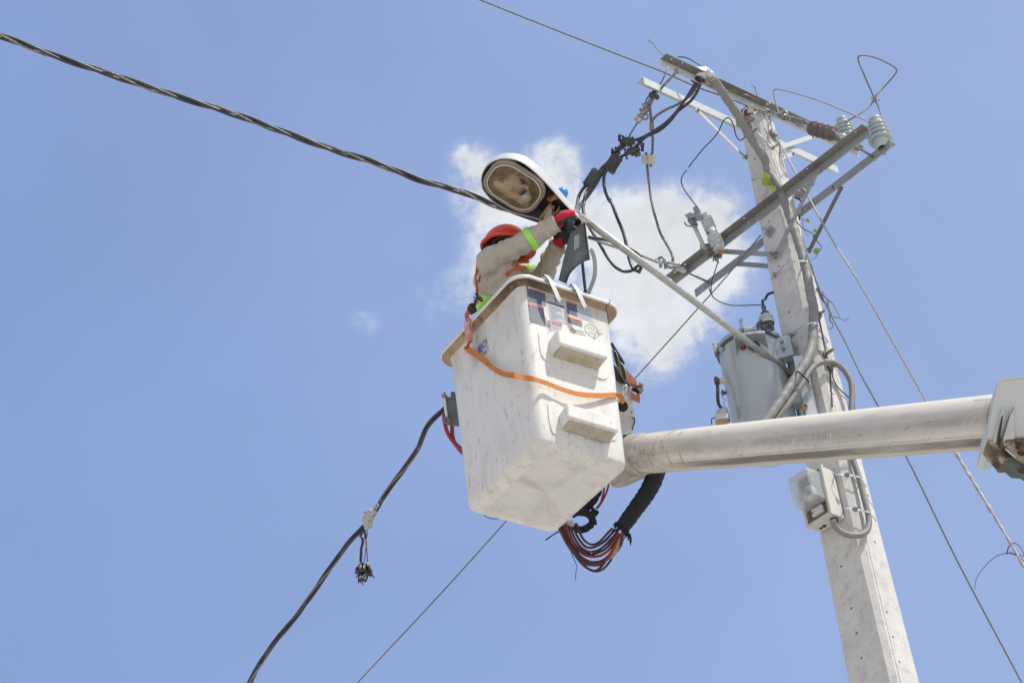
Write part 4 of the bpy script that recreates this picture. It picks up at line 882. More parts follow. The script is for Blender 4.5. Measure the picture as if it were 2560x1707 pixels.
wire('service_lead', 'left black lead curving from the weatherhead to the upper splice', 'cable', [P('D',835,575,12.97), P('D',795,640,12.97), P('D',700,790,12.97), P('D',600,925,12.97), P('D',500,1030,12.97), P('D',380,1120,12.97), P('D',200,1222,12.97), j(750,822,12.97), j(655,840,12.97)], .0095, 'black_cable')
wire('service_lead', 'right black lead curving from the weatherhead to the lower splice', 'cable', [P('D',885,575,12.98), P('D',860,655,12.98), P('D',780,785,12.98), P('D',620,920,12.99), P('D',540,1020,12.99), P('D',420,1130,12.99), j(850,795,12.99), j(790,850,12.98), j(740,910,12.98)], .0095, 'black_cable')
twisted('neutral_lead', 'twisted bare lead from the weatherhead crossing behind the black leads', 'cable', [P('D',850,590,13.02), P('D',800,690,13.02), P('D',740,755,13.02), P('D',640,825,13.02), P('D',520,880,13.02), P('D',420,935,13.02), P('D',345,995,13.02), P('D',318,1060,13.02), P('D',320,1110,13.03)], 3, .0052, .0058, .09, 'bare_wire')
twisted('neutral_lead', 'long twisted bare drop wire hanging through two crimp clamps to the lower crossarm', 'cable', [j(890,470,13.04), j(900,560,13.04), j(908,660,13.04), j(922,800,13.04), j(922,900,13.04), j(912,990,13.04), j(870,1030,13.03), j(862,1090,13.03), j(875,1230,12.95), j(895,1400,12.9), j(925,1568,12.8), P('W',90,190,12.7), P('W',170,330,12.65), P('W',250,470,12.6), P('W',310,600,12.55), P('W',335,690,12.5), P('W',318,735,12.5)], 3, .0050, .0056, .09, 'bare_wire')
m1 = MB(); m1.box(j(910,685,13.03), _R*.015, _U*.024, _F*.016); m1.build('crimp_clamp', 'tan_paint', bevel=.004) and None
tag(SC.collection.objects['crimp_clamp'], 'small tan crimp sleeve where the twisted leads meet', 'clamp')
m1 = MB(); m1.box(j(880,1045,13.03), _R*.046, _U*.030, _F*.02); m1.box(j(880,1045,13.0)+_R*.0, _R*.004, _U*.030, _F*.022); o_ = m1.build('crimp_clamp', 'cream', bevel=.006); tag(o_, 'square cream crimp block on the hanging twisted drop wire', 'clamp')
m1 = MB(); m1.cyl(j(850,965,13.03), j(860,1040,13.03), .0095, n=8).cyl(j(905,1050,13.03), j(900,1120,13.03), .0105, n=8); tag(m1.build('wire_stub', 'bare_wire'), 'two cut wire stubs at the cream crimp block', 'wire')
def connector(cx0, cy0, ang, label, seed, L0=.05, k_=.8):
    random.seed(seed); c = j(cx0, cy0, 12.96); d = _R*math.cos(ang)+_U*math.sin(ang); e = _U*math.cos(ang)-_R*math.sin(ang)
    ob = thing('splice_connector', c, label, 'connector', 'black piercing connectors on the service cable')
    m1 = MB(); m1.box(c, d*L0*.85, e*.015, _F*.02); m1.box(c+e*.022, d*L0*.5, e*.008, _F*.018).box(c-e*.022+d*.01, d*L0*.4, e*.008, _F*.018)
    m1.build('body', 'black_rubber', ob, bevel=.005)
    for k in range(5):
        q = c+d*random.uniform(-L0, L0)+_F*random.uniform(-.02,.02); s_ = random.choice((-1, 1))
        MB().cyl(q, q+e*s_*random.uniform(.03,.048), .005, n=8).cyl(q+e*s_*.028, q+e*s_*.036, .009, n=6, smooth=False).build('bolt', 'black_rubber', ob)
    for k in range(3):
        q = c+d*L0; MB().cyl(q+e*random.uniform(-.03,.03), q+d*random.uniform(.02,.04)+e*random.uniform(-.03,.03), .009, n=8).build('cap', 'black_rubber', ob)
connector(645, 850, -.1, 'black bolted connector, upper of the pair on the service cable', 4, .06)
connector(700, 955, .35, 'black bolted connector, lower of the pair on the service cable', 5, .062)
connector(530, 1000, 1.9, 'small black connector just above the upper insulated splice cover', 8, .02)
m1 = MB(); ell(m1, j(768,982,12.95), ((.016,0,0),(0,.016,0),(0,0,.016))); o_ = m1.build('end_cap', 'brown_cable'); tag(o_, 'round brown cap at the right of the lower connector', 'cap')
def cover(p1, p2, label, m, w_=.042):
    a, b = j(*p1, 12.95), j(*p2, 12.95); d = (b-a).normalized(); e = d.cross(_F).normalized()
    ob = thing('splice_cover', (a+b)/2, label, 'splice cover', 'boxy insulated covers on the service cable')
    m1 = MB(); m1.box((a+b)/2, (b-a)/2, e*w_, _F*.035).build('cover_box', m, ob, bevel=.010)
    for q in (a, b):
        m1 = MB(); m1.box(q+e*w_*.5, d*.020, e*.020, _F*.028).box(q-e*w_*.4, d*.014, e*.018, _F*.024).build('end_grip', 'black_rubber', ob, bevel=.003)
        m1 = MB(); m1.tube([q+e*(w_*math.cos(t))+_F*(.03*math.sin(t)) for t in [k*.45 for k in range(15)]], .005, 6).build('tie', 'black_rubber', ob)
cover((525,1030), (455,1145), 'dark insulated splice cover, upper one of two', 'black_rubber', .040)
cover((320,1180), (225,1325), 'blue grey insulated splice cover, lower one of two', 'black_cable', .042)
wire('service_cable', 'brown black cable running down through both splice covers', 'cable', [j(640,860), j(570,900), j(500,990), j(430,1080), j(360,1150), j(340,1240), j(290,1330), j(220,1430), j(150,1520), P('A',1310,570,12.75), P('A',1285,640,12.6), P('A',1280,700,12.5)], .0125, 'brown_cable')
wire('service_cable', 'second cable twisting beside the first through the splice covers', 'cable', [j(620,890,12.98), j(545,950,12.98), j(470,1060,12.98), j(400,1150,12.98), j(330,1210,12.98), j(270,1330,12.98), j(200,1330,12.97), j(150,1380,12.95), j(115,1450,12.9), P('A',1295,540,12.8), P('A',1283,600,12.7), P('A',1290,660,12.6)], .0115, 'brown_cable')
wire('service_cable', 'thin wire between the lower connector and the upper splice cover', 'cable', [j(690,950), j(620,990), j(560,1020), j(510,1040)], .009, 'black_cable')
wire('loop_cable', 'long black cable looping down from the upper splice cover past the lamp arm', 'cable', [j(440,1130,12.9), j(400,1200,12.9), j(390,1290,12.85), j(410,1400,12.8), j(455,1500,12.75), P('A',1590,500,12.65), P('A',1650,660,12.55), P('A',1700,780,12.5), P('A',1725,870,12.45), P('A',1745,970,12.4), P('A',1765,1050,12.35), P('A',1800,1120,12.3), P('A',1850,1140,12.3), P('O',1468,625,12.3), P('O',1473,612,12.3), P('O',1466,600,12.3)], .0105, 'black_cable')
wire('loop_cable', 'black cable looping below the lamp arm and joining the bare line', 'cable', [j(215,1370,12.9), j(185,1440,12.85), j(172,1530,12.8), P('A',1345,560,12.7), P('A',1355,630,12.6), P('A',1400,740,12.5), P('A',1450,820,12.45), P('A',1510,920,12.4), P('A',1570,1020,12.35), P('A',1640,1100,12.3), P('A',1710,1135,12.3), P('A',1780,1128,12.3), P('A',1830,1090,12.28), P('O',1472,606,12.27), P('O',1470,590,12.27), P('O',1452,575,12.27), P('O',1420,560,12.3), P('O',1385,550,12.32), P('O',1352,545,12.32)], .0105, 'black_cable')
# overhead bundle
ob_pts = [P('O',-420,-60,11.3)+(P('O',-420,-60,11.3)-P('O',-160,25,11.5)).normalized()*14, P('O',-420,-60,11.3), P('O',-160,25,11.5), P('O',0,82,11.7), P('O',110,124,11.8), P('O',230,163,11.9), P('O',380,214,12.0), P('O',520,256,12.1), P('O',640,300,12.15), P('O',760,342,12.2), P('O',860,374,12.2), P('O',960,412,12.25), P('O',1060,440,12.25), P('O',1140,473,12.3), P('O',1225,500,12.3), P('O',1290,525,12.3), P('O',1350,545,12.35), P('O',1400,563,12.4), P('O',1455,580,12.45), P('O',1505,600,12.45), PP('W',20,720,PC+nL*(bL+.04),nL)]
oc = thing('overhead_cable', ob_pts[4], 'thick twisted overhead cable bundle slanting down from the left edge behind the lamp', 'cable')
k0 = resample(sp(ob_pts[:16], 8), .03)
for (R0, r0, ph, m_, nm_) in ((.0125,.0105,0,'black_cable','conductor'), (.0125,.0100,2.1,'black_cable','conductor')):
    fr = frames(k0); q = [p+fr[i][1]*(R0*math.cos(i*.26+ph))+fr[i][2]*(R0*math.sin(i*.26+ph)) for i, p in enumerate(k0)]; MB().tube(q, r0, 8).build(nm_, m_, oc)
fr = frames(k0); ctr = [p+fr[i][1]*(.0135*math.cos(i*.26+4.2))+fr[i][2]*(.0135*math.sin(i*.26+4.2)) for i, p in enumerate(k0)]
mb = MB()
for st_ in rope(ctr, 4, .0034, .0036, .12, step=.015): mb.tube(st_, .0036, 5)
mb.build('bare_messenger', 'worn_wire', oc)
mb = MB()
for st_ in rope(sp(ob_pts[15:], 8), 4, .0050, .0052, .11, step=.012): mb.tube(st_, .0052, 6)
mb.build('bare_messenger', 'pale_wire', oc)
dc = thing('dead_end_clamp', PP('W',300,800,PC+nL*(bL+.04),nL), 'bolted strain clamp at the left end of the lower front crossarm', 'clamp')
wq = lambda x, y, o=.05: PP('W', x, y, PC+nL*(bL+o), nL)
m1 = MB(); m1.tube([wq(100+55*math.cos(t), 705+50*math.sin(t)) for t in [k*.45 for k in range(15)]], .009, 8).cyl(wq(0,720), wq(60,740), .016, n=10)
for x, y in ((90,820),(185,840)): m1.cyl(wq(x,y-60), wq(x,y+30), .011, n=8)
m1.build('eye_bolts', 'hardware', dc)
m1 = MB(); m1.cyl(wq(150,745), wq(460,800), .010, n=8).cyl(wq(200,830), wq(520,920), .011, n=8).cyl(wq(330,850), wq(540,880), .012, n=8)
for x, y, r in ((200,720,.014),(205,760,.017),(470,820,.019),(530,900,.024)): ell(m1, wq(x,y), ((r,0,0),(0,r,0),(0,0,r)), 12, 8)
m1.build('clevis', 'hardware_light', dc)

# ================================================================ lower left cable with caught debris
lc = [P('A',1330,900,12.3), P('A',1340,1060,12.3), P('A',1352,1180,12.3), P('A',1366,1310,12.3), P('O',1352,740,12.3), P('O',1290,800,12.35), P('O',1160,850,12.3), P('O',1060,900,12.2), P('O',1020,938,12.1), P('O',985,975,12.1), P('O',958,1032,12.1), P('O',930,1075,12.1), P('O',900,1112,12.1), P('O',862,1172,12.1), P('O',835,1210,12.1), P('O',795,1253,12.1), P('O',762,1300,12.1), P('O',737,1334,12.1), P('O',700,1388,12.1), P('O',655,1445,12.0), P('O',612,1500,12.0), P('O',572,1570,11.9), P('O',520,1680,11.8), P('O',430,1880,11.6)]; lc = run_out(lc, L_=10)
lcab = thing('overhead_cable', lc[11], 'thick twisted cable running from behind the bucket down to the bottom left', 'cable')
kk = resample(sp(lc[3:], 8), .03); fr = frames(kk)
for (R0, r0, ph, m_) in ((.0100,.0085,0,'black_cable'), (.0100,.0082,2.1,'black_cable'), (.0105,.0065,4.2,'pale_brown')):
    MB().tube([p+fr[i][1]*(R0*math.cos(i*.24+ph))+fr[i][2]*(R0*math.sin(i*.24+ph)) for i, p in enumerate(kk)], r0, 8).build('conductor', m_, lcab)
MB().tube(sp([P('A',1335,700,12.35)]+lc[:4], 8), .0095, 8).build('conductor', 'black_cable', lcab)
random.seed(21)
db = thing('cloth_tangle', P('K',370,460,12.05), 'pale rag tangle knotted round the lower left cable', 'rag'); mb = MB()
kq = lambda x, y: P('K', x, y, 12.03)
for pts_, r in (([(490,225),(520,260),(470,290),(500,310)],.005), ([(410,330),(370,400),(340,470),(350,540),(340,615)],.017), ([(280,460),(330,480),(390,430),(440,370),(470,360)],.013), ([(440,400),(480,370),(460,330),(420,330)],.005), ([(390,490),(400,540),(410,570),(390,580)],.011),
                ([(320,355),(350,365),(370,400)],.008), ([(365,325),(375,360),(390,420)],.007), ([(300,520),(320,560)],.012), ([(350,450),(420,460),(445,480)],.014)): mb.tube(sp([kq(*q) for q in pts_], 5), r, 7)
for i in range(16): p = kq(random.uniform(300,450), random.uniform(340,560)); d_ = _R*random.uniform(-1,1)+_U*random.uniform(-1,.6); mb.tube([p, p+d_*.012+_F*random.uniform(-.01,.01), p+d_*.022-UP*.006], [.006,.004,.0015], 6)
mb.build('rag_strands', 'white_cloth', db)
dd = thing('hanging_debris', kq(300,1250), 'black crumpled debris dangling on strings below the left cable', 'debris'); mb = MB()
for pts_, r in (([(290,600),(270,680),(240,740)],.007), ([(300,610),(320,700),(325,765)],.007), ([(270,740),(285,800),(262,900),(255,1030),(250,1110)],.0085)): mb.tube(sp([kq(*q) for q in pts_], 5), r, 6)
mb.build('dark_string', 'black_rubber', dd); mb = MB()
for pts_, r in (([(345,620),(348,700),(330,780),(345,950),(355,1110)],.0035), ([(325,760),(340,830),(322,960),(312,1110)],.003)): mb.tube(sp([kq(*q) for q in pts_], 5), r, 5)
mb.build('brown_string', 'copper_wire', dd); mb = MB()
for i in range(44):
    a = random.uniform(0, 6.28); q = random.random()**.6; p = kq(298+95*q*math.cos(a), 1245+115*q*math.sin(a))+_F*random.uniform(-.03,.03); d = V((random.uniform(-1,1),random.uniform(-1,1),random.uniform(-1,1))).normalized(); e = d.orthogonal().normalized()
    mb.box(p, d*random.uniform(.008,.026), e*random.uniform(.004,.016), d.cross(e)*random.uniform(.002,.010))
for i in range(8):
    p = kq(random.uniform(220,380), random.uniform(1180,1360)); d = V((random.uniform(-1,1),0,random.uniform(-1,0))).normalized(); mb.tube([p, p+d*.03, p+d*.05-UP*.01], .004, 5)
mb.box(kq(280,1345), _R*.026, _U*.022, _F*.02); mb.build('crumpled_plastic', 'black_rubber', dd, fix=True)
mb = MB()
for i in range(12): p = kq(random.uniform(220,390), random.uniform(1150,1370))-_F*.03; mb.box(p, V((.006,0,.004)), V((0,.004,0)), V((0,0,.007)))
mb.build('pale_bits', 'white_cloth', dd)
twisted('guy_wire', 'thin dark wire crossing diagonally behind the bucket from the bottom edge to the pole', 'guy wire', [P('O',700,1700,11.4)+(P('O',700,1700,11.4)-P('O',820,1568,11.6)).normalized()*8, P('O',700,1700,11.4), P('O',820,1568,11.6), P('O',1000,1376,11.9), P('O',1170,1188,12.1), P('O',1320,1020,12.3), P('O',1462,865,12.45), P('O',1600,712,12.6), P('F',740,1300,12.7), P('F',1140,820,12.9)], 3, .0017, .0031, .10, 'bare_wire')
wire('wire_loop', 'thin curved wire peeping out under the bucket bottom', 'wire', [P('C',390,960,11.95), P('C',395,1005,11.95), P('C',430,1042,11.95), P('C',490,1055,11.95), P('C',545,1048,11.95), P('C',600,1020,11.95), P('C',640,980,11.95)], .0026, 'black_cable')
# ================================================================ street lamp on its arm
LD = 11.65; LC = P('A', 735, 375, LD)
def camv(x, y, z): return _R*x+_U*y+_F*z
la = camv(.8435, -.5215, .124).normalized(); lb_ = camv(.465, .5945, -.657); lb_ = (lb_-la*lb_.dot(la)).normalized(); lcx = -la.cross(lb_)   # along to the arm, across, up
def lq(s_, t, c=0.0): return LC+la*s_+lb_*t+lcx*c
lamp = thing('street_lamp', LC, 'cobra head street lamp with open hatch on a long galvanised arm', 'street lamp')
OUT = [(-.179,-.100),(-.198,-.045),(-.200,.010),(-.185,.068),(-.150,.120),(-.100,.155),(-.045,.172),(.039,.165),(.155,.134),(.24,.104),(.316,.078),(.40,.055),(.445,.040),(.452,.0),(.446,-.030),(.38,-.055),(.30,-.088),(.24,-.112),(.16,-.145),(.073,-.178),(0,-.188),(-.065,-.182),(-.12,-.160),(-.155,-.135)]
def smooth_loop(pts, n=4):
    q = [V((a, b, 0)) for a, b in pts]; q = q[-3:]+q+q[:3]; s_ = sp(q, n); return s_[3*n:len(s_)-3*n-1]
loop = smooth_loop(OUT); 
def lring(f, c, shr=0.0, cx_=.05, lift=0.0):
    return [lq(cx_+(p.x-cx_)*f, p.y*f, c*(1-lift*max(0, (p.x-.1)/.35))) for p in loop]
rgs = [lring(.985,.006), lring(1,-.002), lring(1.0,.012), lring(1.0,.045,lift=.3), lring(.975,.07,lift=.3), lring(.90,.095,lift=.3), lring(.76,.115,lift=.3), lring(.52,.128,lift=.3), lring(.2,.133,lift=.3)]
MB().rings(rgs, True, False, True).build('housing', 'lamp_grey', lamp, fix=True)
m1 = MB().rings([lring(.985,.004), lring(.955,.004), lring(.86,.080,lift=.45)], True, False, True); cav = m1.build('inner_cavity', 'lamp_black', lamp, fix=True)
def rrect(hw_, hh_, r, c, cx_=0.0, cy_=0.0, n=8, sk=0):
    q = []
    for k, (sx, sy) in enumerate(((1,1), (-1,1), (-1,-1), (1,-1))):
        for i in range(n+1):
            t = math.pi/2*(k+i/n); q.append(lq(cx_+sx*(hw_-r)+r*math.cos(t), cy_+sy*(hh_-r)+r*math.sin(t), c))
    return q
HW, HH = .178, .147
MB().rings([rrect(HW,HH,.108,.006), rrect(HW,HH,.108,-.010), rrect(HW-.010,HH-.010,.101,-.018), rrect(HW-.018,HH-.018,.103,-.014), rrect(HW-.022,HH-.022,.100,.004)], True).build('lens_frame', 'gasket', lamp, fix=True)
MB().rings([rrect(HW-.018,HH-.018,.103,-.017), rrect(HW-.021,HH-.021,.101,-.022), rrect(HW-.025,HH-.025,.098,-.018)], True).build('lens_seal', 'lens_edge', lamp, fix=True)
MB().rings([rrect(HW-.024,HH-.024,.098,-.016), rrect(HW-.034,HH-.034,.090,-.030), rrect(HW-.056,HH-.056,.072,-.042), rrect(HW-.08,HH-.078,.055,-.049), rrect(HW-.12,HH-.11,.03,-.055)], True, False, True).build('lens', 'lens_glass', lamp, fix=True)
MB().rings([rrect(HW-.023,HH-.023,.098,-.006), rrect(HW-.030,HH-.030,.092,.014), rrect(HW-.045,HH-.042,.08,.034), rrect(HW-.07,HH-.062,.065,.052), rrect(HW-.10,HH-.085,.045,.064), rrect(HW-.14,HH-.115,.02,.070)], True, False, True).build('reflector', 'reflector', lamp, fix=True)
ba = (la*.8+lb_*-.35).normalized(); bq = lq(.07,-.02,.012)
MB().lathe(bq-ba*.145, ba, [(0,.002),(.004,.018),(.02,.036),(.045,.042),(.075,.036),(.10,.026),(.12,.02)], 20).build('bulb', 'bulb_glass', lamp)
MB().cyl(bq-ba*.03, bq+ba*.005, .020, n=16).build('bulb_base', 'copper_wire', lamp); MB().cyl(bq+ba*.0, bq+ba*.05, .027, .03, n=16).build('socket', 'porcelain_white', lamp)
MB().lathe(bq-ba*.02, ba, [(0,.021),(.006,.026),(.012,.021)], 16).build('socket_ring', 'lamp_black', lamp)
# gear compartment
gl_ = lambda s_, t, c=.03: lq(s_, t, c)
m1 = MB(); m1.box(gl_(.262,-.055,.022), lb_*.055+la*-.012, la*.020, lcx*.022).build('ballast', 'cream', lamp, bevel=.003)
m1 = MB(); m1.box(gl_(.235,-.045,.018), lb_*.062, la*.006, lcx*.026).box(gl_(.292,-.03,.02), lb_*.05, la*.006, lcx*.024).build('ballast_bracket', 'tan_paint', lamp, bevel=.002)
m1 = MB(); m1.box(gl_(.225,.070,.012), lb_*.028+la*.012, la*.014, lcx*.014).build('rusty_bracket', 'rust_orange', lamp, bevel=.002)
MB().cyl(gl_(.262,-.120,.02), gl_(.25,-.095,.02), .010, n=10).build('screw_boss', 'cream', lamp)
m1 = MB(); ell(m1, gl_(.345,.028,.012), (la*.026, lb_*.022, lcx*.02)); ell(m1, gl_(.325,.010,.012), (la*.02, lb_*.018, lcx*.02)); m1.build('capacitor', 'porcelain_white', lamp)
random.seed(5)
for i in range(16):
    a_ = gl_(random.uniform(.27,.36), random.uniform(-.07,.02), random.uniform(-.005,.02)); b_ = a_+la*random.uniform(-.03,.04)+lb_*random.uniform(-.04,.04)-lcx*random.uniform(0,.02)
    MB().tube(sp([a_, a_.lerp(b_,.4)-lcx*.018, b_], 5), random.uniform(.0016,.0028), 5).build('lead', random.choice(('copper_wire','black_cable','copper_wire','cream')), lamp)
for i in range(6):
    q = gl_(random.uniform(.27,.37), random.uniform(-.06,.02), .02); MB().box(q, la*random.uniform(.006,.014), lb_*random.uniform(.006,.012), lcx*.012).build('terminal', random.choice(('cream','lamp_black','tan_paint')), lamp, bevel=.002)
wire('red_lead', None, None, [gl_(.395,.01,.0), gl_(.41,-.01,-.02), P('A',1305,735,11.6)], .0034, 'red_plastic', part=lamp)
# photocell
pcv = P('A', 1160, 440, 11.78); MB().lathe(pcv-lcx*.02, lcx, [(-.04,.026),(0,.028),(.004,.034),(.035,.034),(.046,.026),(.052,.012),(.053,0)], 20).build('photocell', 'photocell', lamp)
# arm
A0 = onL('S', 1985, 940, .01); M0 = P('A', 1352, 668, 11.72); ad = (A0-M0).normalized()
MB().tube([M0-ad*.09, M0.lerp(A0,.33), M0.lerp(A0,.66), A0+ad*.02], [.0225,.021,.0195,.018], 20).build('lamp_arm', 'arm_pipe', lamp)
m1 = MB(); m1.box(M0+ad*.0-UP*.0, ad*.045, _R*.028, _F*.03).build('arm_socket', 'cream', lamp, bevel=.008)
m1 = MB(); m1.box(A0, nR*.035, nL*.018, UP*.045).build('arm_flange', 'arm_pipe', lamp, bevel=.004)
# hanging hatch
hp = lambda x, y, d=11.62: P('A', x, y, d)
poly = [(1352,682),(1366,700),(1385,860),(1408,1028),(1340,1055),(1290,1090),(1245,1135),(1220,1175),(1195,1245),(1128,1215),(1160,1080),(1190,960),(1232,800),(1300,752),(1340,715)]
hz_ = lambda x: 11.62+(x-1270)*.0004
dr = MB(); dr.prism([P('A',x,y,hz_(x)) for x, y in poly], _F*.006); hatch = dr.build('hatch', 'door_grey', lamp, fix=True)
m1 = MB(); q = [P('A',x,y,hz_(x)-.006) for x, y in ((1352,682),(1366,700),(1385,860),(1408,1028))]; m1.ribbon(q, _F, .020, .004).build('hatch_edge', 'lamp_grey', hatch, root=lamp)
m1 = MB(); q = [P('A',x,y,hz_(x)-.006) for x, y in ((1408,1028),(1340,1055),(1290,1090),(1245,1135),(1220,1175),(1195,1245))]; m1.ribbon(sp(q,3), _F, .016, .003)
q = [P('A',x,y,hz_(x)-.006) for x, y in ((1340,715),(1300,752),(1232,800),(1190,960),(1128,1215))]; m1.ribbon(q, _F, .014, .003).build('hatch_lip', 'door_grey', hatch, root=lamp)
MB().prism([P('A',x,y,hz_(x)-.002) for x, y in ((1268,822),(1312,805),(1312,915),(1262,950))], -_F*.001).build('label', 'galv', hatch, root=lamp, fix=True)
MB().cyl(P('A',1350,680,11.6), P('A',1352,690,11.66), .010, n=10).build('hinge', 'cream', lamp)

# ================================================================ lift bucket
YAW = R_(36.2); ax = V((math.cos(YAW), math.sin(YAW), 0)); ay = V((-math.sin(YAW), math.cos(YAW), 0)); SA, SB = .294, .374; BC = V((.1, 9.08, 7.462))+ax*.010+ay*.018; HB = 1.068
bk = thing('lift_bucket', BC, 'white fibreglass lift bucket with moulded steps and danger stickers', 'lift bucket')
def bs(z): return 1+.051*z/1.0
def bring(z, off, r, n=9, adda=0.0):
    a = SA*bs(z)+off; b = SB*bs(z)+off; q = []
    for k, (sx, sy) in enumerate(((1,1), (-1,1), (-1,-1), (1,-1))):
        for i in range(n+1):
            t = math.pi/2*(k+i/n); q.append(BC+ax*(sx*(a-r)+r*math.cos(t))+ay*(sy*(b-r)+r*math.sin(t))+UP*z)
    return q
RC = .062
body = [bring(0,-.075,.03), bring(.003,-.050,.035), bring(.012,-.024,.045), bring(.028,-.007,.055), bring(.052,0,RC)]+[bring(z,0,RC) for z in (.2,.4,.6,.8,1.0)]+[bring(HB-.04,0,RC), bring(HB-.012,.004,RC+.003)]
MB().rings(body, True, True).build('shell', 'gelcoat', bk)
MB().rings([bring(.0005,-.073,.03), bring(-.003,-.09,.03)], True, False, True).build('bottom_skid', 'gelcoat_base', bk, fix=True)
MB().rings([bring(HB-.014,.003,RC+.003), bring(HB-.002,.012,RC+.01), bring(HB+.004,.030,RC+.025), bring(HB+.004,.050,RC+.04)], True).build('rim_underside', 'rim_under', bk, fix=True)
MB().rings([bring(HB+.003,.050,RC+.04), bring(HB+.006,.055,RC+.045), bring(HB+.022,.055,RC+.045), bring(HB+.030,.050,RC+.04), bring(HB+.034,.02,RC+.01), bring(HB+.032,-.01,RC-.01), bring(HB+.02,-.018,RC-.016), bring(HB,-.016,RC-.016)], True).build('rim', 'rim_top', bk, fix=True)
MB().rings([bring(HB,-.016,RC-.016), bring(.5,-.012,RC-.012), bring(.04,-.02,RC-.02)], True, False, True).build('liner', 'gelcoat_base', bk, fix=True)
nF = (-ay*math.cos(.01907)-UP*math.sin(.01907)).normalized(); pF = BC-ay*SB
def RF(c, x, y, off=0.0): return PP(c, x, y, pF+nF*off, nF)
upF = (UP-nF*UP.dot(nF)).normalized()
nG = (-ax*math.cos(.015)-UP*math.sin(.015)).normalized(); pG = BC-ax*SA
def LF(c, x, y, off=0.0): return PP(c, x, y, pG+nG*off, nG)
# steps: TL, TR, BR, BL at the wall; how far the tread stands out
def step(c, rTL, rBL, rBR, fTL, fBR, topdrop, nm):
    a = RF(c, *rBL); b = RF(c, *rBR); uL, uR = (a-pF).dot(ax), (b-pF).dot(ax); zB = (a.z+b.z)/2; zT = RF(c, *rTL).z
    # outward reach from the front lower corner
    v = ray(c, *fBR); t = (pF+ax*uR-CAM); A_ = None
    n2 = ax; f = PP(c, fBR[0], fBR[1], pF+ax*uR, ax); D_ = (f-pF).dot(-ay); zF = f.z
    g = lambda u, o, z: V((pF.x, pF.y, 0))+ax*u-ay*o+UP*z
    ob = MB(); r0 = -.03
    secs = []
    for u, sh in ((uL, .012), (uL+.012, .0), (uR-.012, .0), (uR, .012)):
        secs.append([g(u, r0, zT+.01-sh), g(u, .01, zT-sh), g(u, D_-.012-sh, zF+(zT-zB)*1.0-.005-sh), g(u, D_-sh, zF+(zT-zB)*.92-sh), g(u, D_-sh*.6, zF+.008+sh), g(u, D_-.01-sh, zF+sh*.6), g(u, r0, zB+sh*.6)])
    vs = [p for s_ in secs for p in s_]; n = 7; fs = [(i*n+k, i*n+(k+1) % n, (i+1)*n+(k+1) % n, (i+1)*n+k) for i in range(3) for k in range(n)]+[tuple(range(n)), tuple(range(4*n-1, 3*n-1, -1))]
    st_ = ob.add(vs, fs).build('step', 'gelcoat', bk, bevel=.006, fix=True)
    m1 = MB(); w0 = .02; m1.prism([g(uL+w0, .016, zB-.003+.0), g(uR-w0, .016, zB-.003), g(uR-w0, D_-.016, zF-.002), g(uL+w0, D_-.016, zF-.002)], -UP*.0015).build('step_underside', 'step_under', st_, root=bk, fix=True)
    return uL, uR, zT, zB, D_
s1 = step('B', (1065,780), (1100,935), (1560,1080), (1190,680), (1650,960), 0, 'upper')
s2 = step('C', (972,236), (1000,360), (1400,470), (1060,130), (1470,375), 0, 'lower')
def pad(c, pts, nm, t=.007):
    """raised moulded pad round a step, with a fine lip"""
    q = [RF(c, *p, -.002) for p in pts]; m1 = MB(); m1.prism(q, nF*(t+.002)); m1.build(nm, 'gelcoat', bk, bevel=.003, fix=True)
pad('B', [(985,730),(998,698),(1025,690),(1068,700),(1085,735),(1500,860),(1600,900),(1640,1000),(1640,1130),(1625,1152),(1590,1158),(1500,1128),(1200,1035),(1080,990),(1045,970),(1015,930),(1000,860)], 'moulded_pad')
pad('C', [(903,165),(915,142),(945,140),(985,150),(1010,180),(1300,270),(1420,300),(1440,400),(1435,440),(1400,450),(1200,420),(1000,400),(945,395),(925,350),(908,260)], 'moulded_pad')
# stickers on the front face
def dec(corners, m, nm='sticker', o=.0012, par=None, c='M'):
    q = [RF(c, x, y, o) for x, y in corners]; m1 = MB(); m1.prism(q, nF*.0006); return m1.build(nm, m, par or bk, root=bk, fix=True)
def bilin(cs, u, v): 
    (x0,y0),(x1,y1),(x2,y2),(x3,y3) = cs; return ((x0*(1-u)+x1*u)*(1-v)+(x3*(1-u)+x2*u)*v, (y0*(1-u)+y1*u)*(1-v)+(y3*(1-u)+y2*u)*v)
def lines(cs, n, par, m='pale_ink', o=.0022, seed=1, th=.25):
    random.seed(seed); mb = MB()
    for i in range(n):
        v = (i+.7)/(n+.6); e = random.uniform(.75, .95) if random.random() < .75 else random.uniform(.35, .6); h_ = th/(n+1)*.5
        mb.prism([RF('M', *bilin(cs, u, w_), o) for u, w_ in ((.06, v-h_), (e, v-h_), (e, v+h_), (.06, v+h_))], nF*.0004)
    mb.build('fine_print', m, par, root=bk, fix=True)
def header(cs, m, par, word='DANGER', o=.0024, tri=True, tm='decal_white'):
    h = dec(cs, m, 'header', o=.0020, par=par); x, y = bilin(cs, .58, .5); p = RF('M', x, y, o+.0008)
    l_ = RF('M', *bilin(cs, .0, .5), o); r_ = RF('M', *bilin(cs, 1, .5), o); tp_ = RF('M', *bilin(cs, .5, 0), o); bt = RF('M', *bilin(cs, .5, 1), o)
    sz = min((tp_-bt).length*.78, (r_-l_).length*.19); text('lettering', word, tm, par, p, r_-l_, upF, sz)
    if tri:
        c_ = RF('M', *bilin(cs, .13, .5), o+.0004); e1 = (r_-l_).normalized(); s_ = sz*.5; MB().prism([c_-e1*s_-upF*s_*.75, c_+e1*s_-upF*s_*.75, c_+upF*s_*.85], nF*.0005).build('warning_triangle', tm, par, root=bk, fix=True)
    return h
